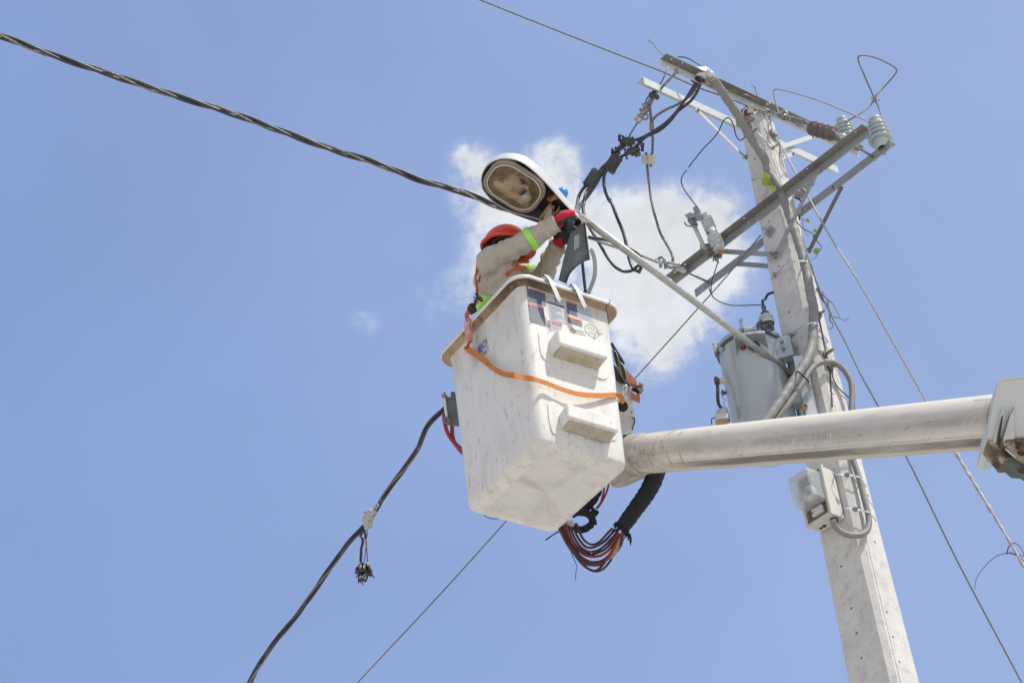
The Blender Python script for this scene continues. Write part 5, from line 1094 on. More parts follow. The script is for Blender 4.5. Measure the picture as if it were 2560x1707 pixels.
S_ = [((305,287),(697,396),(718,720),(345,612)), ((347,640),(662,735),(707,1142),(400,1050)), ((720,388),(1072,505),(1140,1097),(800,985)), ((770,1008),(1042,1085),(1050,1200),(800,1250)), ((1135,598),(1357,668),(1384,945),(1162,868)), ((1168,928),(1468,1018),(1478,1152),(1182,1062))]
d1 = dec(S_[0], 'navy'); header(((305,287),(697,396),(700,462),(310,350)), 'decal_red', d1); lines(((315,362),(702,470),(716,712),(342,606)), 11, d1, 'ink', seed=2)
d2 = dec(S_[1], 'navy'); header(((347,640),(662,735),(667,800),(356,703)), 'decal_red', d2); lines(((360,715),(668,812),(704,1132),(398,1042)), 13, d2, 'pale_ink', seed=3)
d3 = dec(S_[2], 'grey_sticker'); header(((720,388),(1072,505),(1078,562),(728,444)), 'decal_red', d3); dec(((748,612),(1094,716),(1101,776),(755,654)), 'navy', 'dark_band', .0018, d3)
lines(((760,672),(1105,790),(1136,1085),(798,975)), 10, d3, 'ink', seed=4, th=.18)
m1 = MB()
for cs in (((868,556),(940,540),(944,549),(872,566)), ((872,655),(962,630),(964,640),(876,668)), ((902,560),(912,558),(918,645),(906,648)), ((930,600),(1080,606),(1080,612),(930,607)), ((955,575),(975,570),(990,604),(972,606))): m1.prism([RF('M', x, y, .0022) for x, y in cs], nF*.0005)
m1.build('pictogram', 'ink', d3, root=bk, fix=True)
d4 = dec(S_[3], 'grey_sticker'); header(((770,1008),(1042,1085),(1044,1142),(776,1062)), 'decal_red', d4); lines(((785,1075),(1045,1150),(1050,1195),(800,1240)), 4, d4, 'pale_ink', seed=5)
d5 = dec(S_[4], 'navy'); header(((1135,598),(1357,668),(1360,708),(1139,640)), 'decal_red', d5); lines(((1143,652),(1362,718),(1382,938),(1160,862)), 9, d5, 'ink', seed=6)
d6 = dec(S_[5], 'navy'); header(((1168,928),(1468,1018),(1471,1064),(1174,972)), 'decal_orange', d6, word='WARNING', tri=True, tm='navy'); lines(((1180,985),(1472,1072),(1476,1145),(1182,1055)), 4, d6, 'pale_ink', seed=7)
d7 = dec(((1330,582),(1675,700),(1716,1065),(1392,950)), 'label_lilac', 'faded_label'); lines(((1345,600),(1672,712),(1710,1050),(1395,940)), 16, d7, 'pale_ink', seed=8, th=.2)
d8 = dec(((1222,1165),(1540,1245),(1550,1338),(1230,1262)), 'tan_faded', 'faded_label'); lines(((1225,1170),(1535,1250),(1545,1330),(1230,1256)), 4, d8, 'pale_ink', seed=9, th=.3)
dec(((1143,552),(1330,590),(1332,602),(1143,566)), 'label_lilac', 'faded_label'); 
m1 = MB(); m1.prism([RF('M', x, y, .002) for x, y in ((1185,566),(1255,594),(1240,602),(1190,582))], nF*.0004).build('smudged_print', 'ink', bk, fix=True)
# faded octagon
oc_ = [(1600,1070),(1720,1100),(1825,1215),(1840,1330),(1762,1392),(1640,1350),(1545,1250),(1518,1130)]
cc = (sum(p[0] for p in oc_)/8, sum(p[1] for p in oc_)/8); mb = MB()
for i in range(8):
    a, b = oc_[i], oc_[(i+1) % 8]; f_ = .86; mb.prism([RF('M', *p, .0014) for p in (a, b, (cc[0]+(b[0]-cc[0])*f_, cc[1]+(b[1]-cc[1])*f_), (cc[0]+(a[0]-cc[0])*f_, cc[1]+(a[1]-cc[1])*f_))], nF*.0006)
oct_ = mb.build('octagon_sticker', 'teal_faded', bk, fix=True)
e1 = (RF('M',1760,1220)-RF('M',1580,1150)).normalized()
text('lettering', 'STOP', 'tan_faded', oct_, RF('M',1668,1180,.0022), e1, upF, .024); text('lettering', '2000', 'tan_faded', oct_, RF('M',1690,1275,.0022), e1, upF, .024)
# lilac sticker with blue lettering on the shaded left face
e2 = (LF('B',850,700)-LF('B',300,1000)); e2 = (e2-nG*e2.dot(nG)).normalized(); e2 = -ay-nG*(-ay).dot(nG); e2.normalize(); upG = (UP-nG*UP.dot(nG)).normalized()
m1 = MB(); q = [LF('g', x, y, .0012) for x, y in ((200,720),(800,165),(915,780),(290,1480))]; m1.prism(q, nG*.0006); d9 = m1.build('maker_sticker', 'label_lilac', bk, fix=True)
text('lettering', 'UBO', 'blue_ink', d9, LF('g', 560, 690, .0022), e2, upG, .062); text('lettering', 'O.', 'blue_ink', d9, LF('g', 590, 900, .0022), e2, upG, .045); text('lettering', '-', 'ink', d9, LF('g', 835, 635, .0022), e2, upG, .05)
m1 = MB(); m1.prism([LF('g', x, y, .002) for x, y in ((775,760),(795,850),(775,900),(680,1005),(755,850))], nG*.0005); m1.prism([LF('g', x, y, .002) for x, y in ((255,1050),(300,1055),(325,1080),(270,1085))], nG*.0005); m1.build('blue_mark', 'blue_ink', d9, root=bk, fix=True)
# crack and black scrape on the rim at the right
wire('black_cord', 'thin black cord wrapped over the right end of the bucket rim', 'cord', [P('M',2045,590,11.18), P('M',2058,625,11.17), P('M',2010,690,11.19), P('M',1975,735,11.21), P('M',1980,800,11.21), P('M',1998,860,11.20), P('M',2010,930,11.205), P('M',2015,1000,11.21)], .0026, 'black_cable')
# white hanging tabs over the rim
for k, (pts, lab) in enumerate((([(700,92),(745,100),(800,160),(860,290),(925,430),(980,560),(1028,602)], 'left white plastic tab hooked over the bucket rim'), ([(1275,285),(1320,300),(1370,370),(1420,480),(1470,590),(1510,690),(1548,735)], 'right white plastic tab hooked over the bucket rim'))):
    q = []
    for i, (x, y) in enumerate(pts): q.append(RF('M', x, y, [.02,.062,.080,.085,.085,.082,.080][i]))
    q = sp([q[0]+ay*.06-UP*.03, q[0]+UP*.004]+q[1:], 5)
    h_ = thing('rim_tab', q[0], lab, 'tab', 'white tabs hooked over the bucket rim'); MB().ribbon(q, ax, .030, .003).build('strip', 'strap_white', h_)
    MB().ribbon([p-nF*.0045 for p in q], ax, .030, .003).build('dark_backing', 'black_rubber', h_)
q = sp([P('A',1355,1000,11.5), P('A',1408,940,11.5), P('A',1440,1000,11.5), P('A',1452,1090,11.5), P('A',1445,1190,11.5), P('A',1400,1310,11.5), P('A',1370,1380,11.5)], 6)
tag(MB().ribbon(q[6:], _R+_U*.1, .024, .003).build('bent_strip', 'galv'), 'pale bent strip rising behind the hatch from inside the bucket', 'strip')

# ---- lanyard strap round the bucket
ly = thing('lanyard', LF('B', 340, 560, .07), 'orange safety lanyard slung round the bucket with its shock pack', 'lanyard')
q = [LF('B',345,548,.085), LF('B',330,600,.075)]
pk = [LF('B',340,590,.065), LF('B',338,650,.062), LF('B',342,720,.058), LF('B',350,800,.05)]
m1 = MB(); m1.ribbon(sp(pk,5), -ay+UP*.0+_R*.3, [.030+.012*math.sin(math.pi*min(1,.15+i/15*.8)) for i in range(16)], .034).build('shock_pack', 'pack_film', ly, bevel=.008, fix=True)
m1 = MB(); m1.ribbon(sp([p+_F*.012+_R*.012 for p in pk],5), _F, .03, .006).build('pack_cover', 'tank_dark', ly)
m1 = MB(); m1.ribbon(sp([LF('B',345,520,.075), LF('B',325,545,.08), LF('B',330,580,.075), LF('B',345,610,.07)],5), _R, .024, .006).build('pack_loop', 'orange_dark', ly)
def corner(c, x, y, off):
    return LF(c, x, y, off)
sp_ = [LF('B',350,805,.05), LF('B',325,850,.045), LF('B',350,880,.045), LF('B',420,925,.04), LF('B',500,985,.04), LF('B',570,1045,.045), LF('B',650,1092,.05)]
nc = (nF+nG).normalized(); pc_ = BC-ax*SA-ay*SB+nc*(-.02)
def CFc(x, y, off): return PP('B', x, y, pc_+nc*off, nc)
sp_ += [CFc(760,1115,.075), CFc(860,1132,.055), CFc(960,1152,.06), RF('B',1080,1190,.035), RF('B',1220,1245,.04), RF('B',1360,1285,.04), RF('B',1500,1300,.03), RF('B',1640,1300,.018), RF('B',1720,1295,.012)]
qs = sp(sp_, 6); tw = []
for i, p in enumerate(qs):
    t = i/len(qs); b = math.sin(max(0, min(1, (t-.25)/.2))*math.pi)*.5; tw.append((UP+_F*(-.8*b)).normalized() if t > .12 else (UP*.75+_R*.7).normalized())
MB().ribbon(qs, tw, .030, .0035).build('webbing', 'orange_web', ly)
MB().ribbon(qs[:int(len(qs)*.30)], tw[:int(len(qs)*.30)], .033, .007).build('stitched_end', 'orange_web', ly)
MB().ribbon(sp([RF('B',1715,1295,.012), RF('B',1760,1310,.0), RF('B',1775,1345,-.01), RF('B',1790,1365,-.02)],5), _R*.5+_U, .026, .006).build('anchor_loop', 'orange_web', ly)
m1 = MB(); random.seed(9); tq = lambda x, y, d=11.36: P('Q', x, y, d)
m1.tube(sp([tq(205,560), tq(215,535), tq(232,545), tq(228,590), tq(240,620)],5), .006, 6); m1.tube(sp([tq(240,560), tq(262,490), tq(240,485), tq(222,520)],5), .007, 6); m1.cyl(tq(215,520), tq(235,600), .010, n=8)
m1.tube(sp([tq(238,615), tq(262,600), tq(258,640)],5), .004, 6).build('snap_hook', 'galv_bright', ly)
# top hook on the rim side with its webbing
kh = lambda x, y, d=11.42: P('A', x, y, d)
m1 = MB(); m1.tube(sp([kh(318,1500), kh(330,1450), kh(350,1425), kh(372,1430), kh(382,1470), kh(370,1500), kh(335,1510), kh(318,1500)],5), .007, 7); ell(m1, kh(345,1465), ((.020,0,0),(0,.014,0),(0,0,.026))); ell(m1, kh(365,1480), ((.024,0,0),(0,.014,0),(0,0,.022))); m1.cyl(kh(370,1445), kh(400,1375), .007, n=8)
m1.build('carabiner', 'rust_dark', ly)

# ---- mounting plate, pulley frame and orange bracket at the right
mp = thing('bucket_mount', P('Q', 250, 700, 11.5), 'white steel mounting plate between the bucket and the boom tip', 'mount')
q_ = lambda x, y, d=11.45: P('Q', x, y, d)
MB().prism([q_(*p) for p in ((100,440),(165,455),(285,500),(305,560),(343,800),(210,765),(120,740))], _F*.05).build('upper_plate', 'steel_white', mp, fix=True, bevel=.003)
MB().prism([q_(120,740,11.46), q_(343,802,11.46), q_(325,890,11.52), q_(308,962,11.6), q_(180,985,11.6), q_(130,900,11.5)], _F*.05).build('lower_plate', 'steel_white', mp, fix=True, bevel=.003)
m1 = MB(); m1.lathe(q_(223,690,11.448), -_F, [(0,.030),(.003,.030),(.0035,0)], 20).build('slot_hole', 'hole_dark', mp)
m1 = MB()
for x, y in ((308,743),(231,836)): m1.cyl(q_(x,y,11.455), q_(x,y,11.43), .006, n=8)
m1.build('bolt', 'hardware', mp)
m1 = MB(); m1.tube([q_(310,798,11.44), q_(338,805,11.44), q_(340,840,11.47), q_(325,885,11.5), q_(315,920,11.52)], .004, 6).build('black_edge', 'black_rubber', mp)
pf_ = thing('pulley_frame', P('T', 480, 700, 11.5), 'blackened metal frame with two oval openings behind the bucket edge', 'bracket')
tq_ = lambda x, y, d=11.42: P('T', x, y, d)
fr_pts = [(255,150),(330,290),(575,680),(640,800),(690,1200),(600,1150),(400,1080),(300,500)]
def oval(cx0, cy0, a, b, ang, d=11.41, n=22, k=1.0):
    ca, sa = math.cos(ang), math.sin(ang); return [tq_(cx0+k*(a*math.cos(t)*ca-b*math.sin(t)*sa), cy0+k*(a*math.cos(t)*sa+b*math.sin(t)*ca), d) for t in [2*math.pi*i/n for i in range(n)]]
MB().prism([tq_(x,y,11.44) for x,y in ((300,330),(340,330),(430,450),(560,680),(640,850),(680,1190),(600,1130),(480,900),(380,650),(310,420))], _F*.03).build('frame_plate', 'hardware_light', pf_, fix=True)
for (cx0, cy0, a, b, an, mm) in ((398,555,42,195,-.24,'tank_dark'), (572,880,48,215,-.26,'tank_dark')):
    m1 = MB(); rr1, rr2 = oval(cx0,cy0,a*1.5,b*1.12,an,11.41), oval(cx0,cy0,a,b,an,11.40); rr0 = oval(cx0,cy0,a*1.5,b*1.12,an,11.45); m1.rings([rr0, rr1, rr2, oval(cx0,cy0,a,b,an,11.46)], False).build('ring', 'hardware_light', pf_, fix=True)
    m1 = MB(); m1.add(oval(cx0,cy0,a,b,an,11.425), [tuple(range(22))]); m1.build('opening', mm, pf_)
MB().tube(sp([tq_(270,165), tq_(350,300), tq_(470,490), tq_(560,640), tq_(575,700)],5), .009, 8).build('rubber_edge', 'black_rubber', pf_)
m1 = MB(); m1.prism([tq_(x,y,11.43) for x,y in ((340,700),(400,760),(520,960),(620,1160),(690,1200),(560,1180),(400,1110))], _F*.04).build('dark_web', 'rust_dark', pf_, fix=True)
m1 = MB(); random.seed(2)
for i in range(12): p = tq_(380+i*20, 760+i*34, 11.42); m1.cyl(p, p+_R*.006+_U*.004, .005, n=6)
m1.build('rivets', 'hardware', pf_); MB().tube(sp([tq_(400,1085), tq_(520,1140), tq_(650,1170), tq_(740,1230)],5), .007, 7).build('black_cord', 'black_rubber', pf_)
m1 = MB(); ell(m1, tq_(750,1255), ((.012,0,0),(0,.012,0),(0,0,.014))); m1.cyl(tq_(600,1330,11.40), tq_(640,1210,11.40), .014, n=10).build('pin', 'hardware_light', pf_)
og = thing('orange_bracket', P('T', 850, 1200, 11.4), 'rusty orange steel bracket with fins and a bolt right of the bucket', 'bracket')
MB().prism([tq_(x,y) for x,y in ((630,800),(665,840),(705,960),(735,1200),(700,1210),(660,1130))], _F*.05).build('back_strip', 'tan_paint', og, fix=True)
MB().prism([tq_(665,840,11.42), tq_(890,1090,11.47), tq_(905,1180,11.47), tq_(850,1185,11.45), tq_(720,1110,11.42)], _F*.012).build('upper_fin', 'rust_orange', og, fix=True)
MB().prism([tq_(735,1095,11.40), tq_(800,1150,11.40), tq_(880,1190,11.41), tq_(1035,1225,11.42), tq_(1050,1245,11.42), tq_(900,1270,11.44), tq_(760,1240,11.42)], _F*.012).build('middle_fin', 'rust_orange', og, fix=True)
MB().prism([tq_(1025,1160,11.42), tq_(1050,1220,11.42), tq_(1062,1330,11.42), tq_(1030,1385,11.43), tq_(965,1435,11.44), tq_(975,1500,11.44), tq_(985,1575,11.44), tq_(955,1570,11.44), tq_(900,1420,11.44), tq_(985,1360,11.43), tq_(1030,1290,11.42), tq_(1020,1230,11.42)], _F*.05).build('outer_edge', 'rust_orange', og, fix=True)
MB().prism([tq_(740,1240,11.45), tq_(900,1270,11.45), tq_(1035,1240,11.45), tq_(1020,1330,11.46), tq_(960,1420,11.47), tq_(780,1340,11.46)], _F*.02).build('dark_recess', 'rust_dark', og, fix=True)
MB().prism([tq_(755,1330,11.41), tq_(940,1500,11.43), tq_(985,1575,11.44), tq_(960,1640,11.44), tq_(790,1570,11.42)], _F*.02).build('lower_fin', 'rust_orange', og, fix=True)
m1 = MB(); m1.cyl(tq_(960,1180,11.41), tq_(1020,1175,11.41), .012, n=8).cyl(tq_(1015,1160,11.40), tq_(1020,1200,11.40), .014, n=8); ell(m1, tq_(985,1290,11.41), ((.018,0,0),(0,.014,0),(0,0,.016))); m1.build('bolt', 'hardware', og)
# ---- left bracket with two red hoses
lbk = thing('side_bracket', P('l', 350, 500, 11.62), 'dark steel bracket with a pale edge sticking out left of the bucket', 'bracket')
q_ = lambda x, y, d=11.6: P('l', x, y, d)
MB().prism([q_(x,y) for x,y in ((250,240),(330,255),(460,262),(560,830),(480,826),(370,815),(300,800),(255,500))], _F*.03).build('plate', 'door_grey', lbk, fix=True)
MB().prism([q_(x,y,11.58) for x,y in ((208,270),(245,230),(262,240),(285,430),(312,640),(262,665),(240,520))], _F*.03).build('pale_edge', 'lamp_grey', lbk, fix=True, bevel=.002)
m1 = MB(); m1.cyl(q_(225,225,11.56), q_(225,225,11.62), .013, n=12).cyl(q_(245,155), q_(258,240), .006, n=6).cyl(q_(270,235), q_(290,250), .010, n=6).build('top_bolt', 'hardware', lbk)
m1 = MB(); m1.lathe(q_(288,710,11.57), -_F, [(-.04,.020),(0,.022),(.004,.019),(.004,.012),(-.004,.011),(-.004,0)], 20).build('pivot', 'galv_dull', lbk)
m1 = MB(); m1.box(q_(410,225), _R*.012, _U*.022, _F*.02).build('rear_lug', 'tank_dark', lbk, bevel=.004)
G5 = 'red hydraulic hoses beside the bucket'
wire('hose', 'outer red hose hanging from the left bracket', 'hose', [q_(235,560,11.6), q_(240,700,11.6), q_(262,820,11.6), q_(310,960,11.6), q_(390,1090,11.6), q_(470,1180,11.6), q_(560,1260,11.62)], .0120, 'hose_red', n=10, group=G5)
wire('hose', 'inner red hose hanging straight down then curving under the left bracket', 'hose', [q_(395,780,11.62), q_(395,900,11.62), q_(405,1030,11.62), q_(430,1120,11.62), q_(500,1230,11.62), q_(590,1330,11.64), q_(700,1400,11.7)], .0125, 'hose_red', n=10, group=G5)

# ================================================================ boom
Bl = P('C', 1660, 545, 11.2); Br = P('O', 2290, 968, 8.2); bd = (Br-Bl).normalized()
bm = thing('boom', Bl.lerp(Br,.5), 'long scuffed white fibreglass boom running right from the bucket', 'boom')
R0 = .1135
dn = (_U-bd*_U.dot(bd)); dn = (dn-(-_F-bd*(-_F).dot(bd)).normalized()*dn.dot((-_F-bd*(-_F).dot(bd)).normalized())).normalized()
def wear_and_bounce(nd, L, tc, cur, noi, mr):
    off = Bl-V(bm.location)
    sb = nd.new('ShaderNodeVectorMath'); sb.operation = 'SUBTRACT'; L.new(tc.outputs['Object'], sb.inputs[0]); sb.inputs[1].default_value = off
    def dt(v):
        n = nd.new('ShaderNodeVectorMath'); n.operation = 'DOT_PRODUCT'; L.new(sb.outputs[0], n.inputs[0]); n.inputs[1].default_value = v; return n.outputs['Value']
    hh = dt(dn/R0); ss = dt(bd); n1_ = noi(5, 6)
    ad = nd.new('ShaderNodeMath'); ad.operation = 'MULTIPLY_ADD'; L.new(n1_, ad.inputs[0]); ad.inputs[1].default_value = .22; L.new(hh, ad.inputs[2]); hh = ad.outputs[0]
    def mul(a, b):
        n = nd.new('ShaderNodeMath'); n.operation = 'MULTIPLY'
        for i, v in enumerate((a, b)):
            if isinstance(v, (int, float)): n.inputs[i].default_value = v
            else: L.new(v, n.inputs[i])
        return n.outputs[0]
    def zone(a, b, e, col, st, s0, s1, base):
        m_ = mul(mul(mr(hh, a-e, a+e, 0, 1), mr(hh, b-e, b+e, 1, 0)), mr(ss, s0, s1, 0, st))
        m_ = mul(m_, mr(noi(14, 8), .30, .55, base, 1))
        mx = nd.new('ShaderNodeMix'); mx.data_type = 'RGBA'; L.new(m_, mx.inputs[0]); L.new(base_[0], mx.inputs[6]); mx.inputs[7].default_value = (*col, 1); base_[0] = mx.outputs[2]
    base_ = [cur]
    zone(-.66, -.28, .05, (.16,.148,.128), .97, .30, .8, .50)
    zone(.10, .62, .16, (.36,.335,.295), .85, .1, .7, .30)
    zone(-2, -.66, .08, (.44,.37,.27), .8, -.1, .0, .6)  # tan underside: warm light bounced off the ground, painted into the colour
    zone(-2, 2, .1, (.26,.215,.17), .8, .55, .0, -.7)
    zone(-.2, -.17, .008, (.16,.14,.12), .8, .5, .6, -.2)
    def linez(sc, wd, a, b, col, st, ds):
        n = nd.new('ShaderNodeTexNoise'); n.inputs['Scale'].default_value = sc; n.inputs['Detail'].default_value = 2; n.inputs['Distortion'].default_value = ds; L.new(sb.outputs[0], n.inputs[0])
        s1_ = nd.new('ShaderNodeMath'); s1_.operation = 'SUBTRACT'; L.new(n.outputs[0], s1_.inputs[0]); s1_.inputs[1].default_value = .5
        s2_ = nd.new('ShaderNodeMath'); s2_.operation = 'ABSOLUTE'; L.new(s1_.outputs[0], s2_.inputs[0])
        m_ = mul(mr(s2_.outputs[0], wd*.3, wd, st, 0), mul(mr(hh, a-.08, a+.08, 0, 1), mr(hh, b-.08, b+.08, 1, 0))); m_ = mul(m_, mr(noi(6, 3), .42, .6, 0, 1))
        mx = nd.new('ShaderNodeMix'); mx.data_type = 'RGBA'; L.new(m_, mx.inputs[0]); L.new(base_[0], mx.inputs[6]); mx.inputs[7].default_value = (*col, 1); base_[0] = mx.outputs[2]
    linez(7, .012, .0, .62, (.66,.655,.65), .8, 1.5); linez(13, .010, -.1, .7, (.62,.61,.60), .6, 2.5); linez(5, .005, -.9, .1, (.16,.12,.09), .7, .6)
    bl = nd.new('ShaderNodeTexNoise'); bl.inputs['Scale'].default_value = 16; bl.inputs['Detail'].default_value = 7; bl.inputs['Roughness'].default_value = .7; L.new(sb.outputs[0], bl.inputs[0])
    mx = nd.new('ShaderNodeMix'); mx.data_type = 'RGBA'; L.new(mul(mr(bl.outputs[0], .52, .66, 0, .75), mr(ss, 1.1, .1, .12, 1)), mx.inputs[0]); L.new(base_[0], mx.inputs[6]); mx.inputs[7].default_value = (.22,.185,.15, 1); base_[0] = mx.outputs[2]
    return base_[0]
mat('boom_skin', (.66, .615, .535), .62, var=.10, vs=6, spec=.3, dirt=((.36,.345,.33), 9, .50, .66, .5), dirt2=((.17,.12,.08), 22, .655, .70, .8), axis=tuple(bd), stretch=9, bump=.1, bs=30, hook=wear_and_bounce)
pts = [Bl+bd*((Br-Bl).length*i/40) for i in range(42)]
MB().tube(pts, R0, 48).build('tube', 'boom_skin', bm)
bo = bd.cross(UP).normalized(); bu = bo.cross(bd)
def ba_(s_, ang, r): return Bl+bd*s_+(bo*math.cos(ang)+bu*math.sin(ang))*r
# worn longitudinal stripes, each a long thin skin patch on the tube
toc = (-_F-bd*(-_F).dot(bd)).normalized(); a0_ = math.atan2(toc.dot(bu), toc.dot(bo))
def strip(s0, s1, a_lo, a_hi, m, nm='wear_strip', r=R0+.0012):
    rows = []; n1_, n2_ = 30, 6
    for i in range(n1_+1):
        s_ = s0+(s1-s0)*i/n1_; rows.append([ba_(s_, a0_+(a_lo+(a_hi-a_lo)*k/n2_)+.03*math.sin(i*.9+k), r) for k in range(n2_+1)])
    vs = [p for r_ in rows for p in r_]; fs = [(i*(n2_+1)+k, i*(n2_+1)+k+1, (i+1)*(n2_+1)+k+1, (i+1)*(n2_+1)+k) for i in range(n1_) for k in range(n2_)]
    return MB().add(vs, fs, True).build(nm, m, bm, fix=True)
LB = (Br-Bl).length
mat('boom_scuff', (.30, .30, .305), .55, var=.15, vs=8, dirt=((.52,.51,.49), 16, .46, .64, .9), dirt2=((.42,.38,.33), 30, .5, .7, .6), axis=tuple(bd), stretch=10)
sg = 1 if bu.dot(UP) > 0 else -1
MB().lathe(Bl-bd*.008, bd, [(-.115,.080),(-.113,.108),(-.10,.117),(-.02,.1185),(0,.1185),(.012,.1150),(.014,.1130)], 48).build('tip_collar', 'boom_dirty', bm)
e = lambda x, y, d=11.28: P('C', x, y, d)
MB().prism([e(1515,560), e(1700,560,11.2), e(1690,700,11.2), e(1655,742,11.2), e(1525,800), e(1455,815), e(1415,803), e(1395,775), e(1440,730), e(1512,650)], _F*.13).build('tip_housing', 'boom_dirty', bm, bevel=.012, fix=True)
MB().prism([e(1500,400,11.34), e(1575,392,11.34), e(1600,400,11.3), e(1540,520,11.3), e(1505,540,11.3)], _F*.06).build('tip_gusset', 'rust_dark', bm, fix=True, bevel=.004)
m1 = MB()
for i in range(12): s_ = random.uniform(.2, LB-.2); a_ = a0_+random.uniform(-1.1,.5)*sg; sl_ = random.uniform(-.06,.06); m1.tube([ba_(s_+k*.012, a_+k*sl_, R0) for k in range(int(random.uniform(2,5)))], .0009, 5)
for s_ in (.27, .50, .64): a1 = random.uniform(-.9,-.3); m1.tube([ba_(s_+.012*math.sin(k*.3), a0_+(a1+k*.09)*sg, R0) for k in range(10)], .0011, 5)
m1.build('scratches', 'rust_dark', bm)
# lower boom section leading from the joint down to the truck, outside the frame
lbm = thing('lower_boom', P('V', 1500, 900, 8.3), 'white lower boom section running down from the elbow outside the right edge', 'boom')
la0 = P('V', 1120, 560, 8.12); la1 = V((la0.x+1.9, la0.y+1.2, 1.2)); ld = (la1-la0).normalized(); lsd = ld.cross(V((0,1,0))).normalized()
MB().box((la0+la1)/2, (la1-la0)/2, lsd*.15, ld.cross(lsd)*.12).build('beam', 'steel_white', lbm, bevel=.01, fix=True)
# steel elbow at the right edge
el = thing('boom_elbow', P('V', 500, 700, 8.0), 'white painted steel boom elbow with rusty ribs at the right edge', 'boom joint')
v_ = lambda x, y, d=8.0: P('V', x, y, d)
bk_ = V((-.02, .21, 0))
MB().prism([v_(*p) for p in ((220,112),(1200,-10),(1200,950),(603,992),(345,1004),(285,1000),(125,1052),(50,1000),(112,640),(172,330))], bk_).build('side_plate', 'steel_white', el, fix=True, bevel=.004)
MB().prism([v_(218,108,7.99), v_(1200,-14,7.99), v_(1200,-2,7.99), v_(222,120,7.99)], bk_*1.02).build('top_flange', 'lamp_grey', el, fix=True)
q = [v_(345,1020,8.01), v_(603,998,8.01), v_(1200,955,8.01)]
MB().prism([v_(345,1014,7.985), v_(603,994,7.985), v_(1200,950,7.985), v_(1200,1800,7.985), v_(640,1380,7.985), v_(490,1275,7.985), v_(360,1150,7.985), v_(300,1040,7.985)], bk_*.3).build('underside', 'steel_rusty', el, fix=True)
MB().prism([v_(55,1004,7.99), v_(125,1046,7.99), v_(240,1000,7.99), v_(300,1040,7.99), v_(370,1160,7.99), v_(490,1280,7.99), v_(478,1292,7.99), v_(300,1304,7.99), v_(270,1262,7.99), v_(110,1070,7.99)], bk_*.5).build('lower_plate', 'rust_brown', el, fix=True, bevel=.003)
MB().prism([v_(280,1302,8.0), v_(478,1290,8.0), v_(640,1390,8.0), v_(1200,1810,8.0), v_(1200,1900,7.99), v_(600,1478,7.99), v_(460,1470,8.0)], bk_*.3).build('green_guard', 'green_dirty', el, fix=True, bevel=.003)
MB().prism([v_(285,1150,7.98), v_(325,1158,7.98), v_(430,1270,7.98), v_(345,1285,7.98)], bk_*.02).build('slot', 'hole_dark', el, fix=True); MB().tube([v_(322,1152,7.975), v_(478,1288,7.975)], .0045, 6).build('pale_edge', 'cream', el)
for bx, by, br in ((515,1065,.013),(505,1135,.007),(560,1210,.016)): MB().lathe(v_(bx,by,7.983), -bk_, [(0,br),(.001,br),(.0012,0)], 14).build('dark_spot', 'rust_dark', el)  # small dark discs set on the underside
MB().prism([v_(520,1455,7.97), v_(700,1450,7.97), v_(700,1485,7.97), v_(540,1480,7.97)], bk_*.1).build('black_clip', 'rust_dark', el, fix=True)
for q in (((285,520),(312,518),(222,1045),(138,1050),(165,930)), ((408,525),(455,520),(470,990),(320,1110),(280,1050),(270,1000),(330,820))):
    MB().prism([v_(x,y,7.985) for x,y in q], bk_*.10).build('rib', 'steel_white', el, fix=True, bevel=.005)
MB().prism([v_(x,y,7.975) for x,y in ((272,655),(288,652),(248,960),(262,1060),(240,1130),(198,1045),(212,930))], bk_*.05).build('slot', 'rust_dark', el, fix=True)
MB().tube([v_(455,525,7.98), v_(390,640,7.975), v_(340,800,7.975), v_(290,960,7.975), v_(280,1030,7.975), v_(300,1100,7.975)], .0016, 6).build('rusty_seam', 'rust_dark', el)

# ================================================================ hose bundle in its sleeve
h = lambda x, y, d=11.3: P('h', x, y, d)
sl = thing('hose_sleeve', h(1200,500), 'ragged black fabric sleeve hanging from the boom over the hoses', 'sleeve')
pth = resample(sp([h(1480,-70,11.28), h(1440,60), h(1380,200), h(1290,350), h(1180,500), h(1080,640), h(960,800)], 8), .012); random.seed(12)
rd = [.064-.012*(i/len(pth))+.0015*math.sin(i*1.9)+random.uniform(-.0015,.0025) for i in range(len(pth))]
MB().tube(pth, rd, 20, flat=.8).build('fabric', 'sleeve', sl)
fr = frames(pth); mb = MB(); pe = pth[-1]; T = fr[-1][0]
for k in range(60):
    t = random.uniform(0, 6.28); o = fr[-1][1]*(.052*math.cos(t))+fr[-1][2]*(.042*math.sin(t)); L_ = random.uniform(.01,.035) if k < 52 else random.uniform(.05,.09)
    b_ = pe+o-T*.02; mb.tube([b_, b_+T*L_*.6+o*.1, b_+T*L_+o*random.uniform(-.1,.3)-UP*L_*.4], [random.uniform(.003,.006), .003, .001], 5)
for x, y in ((1060,830),(1085,860),(1095,900)): mb.tube([h(x,y), h(x+8,y+60), h(x+5,y+130)], [.008,.006,.002], 6)
mb.build('frayed_end', 'sleeve', sl)
G6 = 'hydraulic hoses hanging in loops under the boom tip'
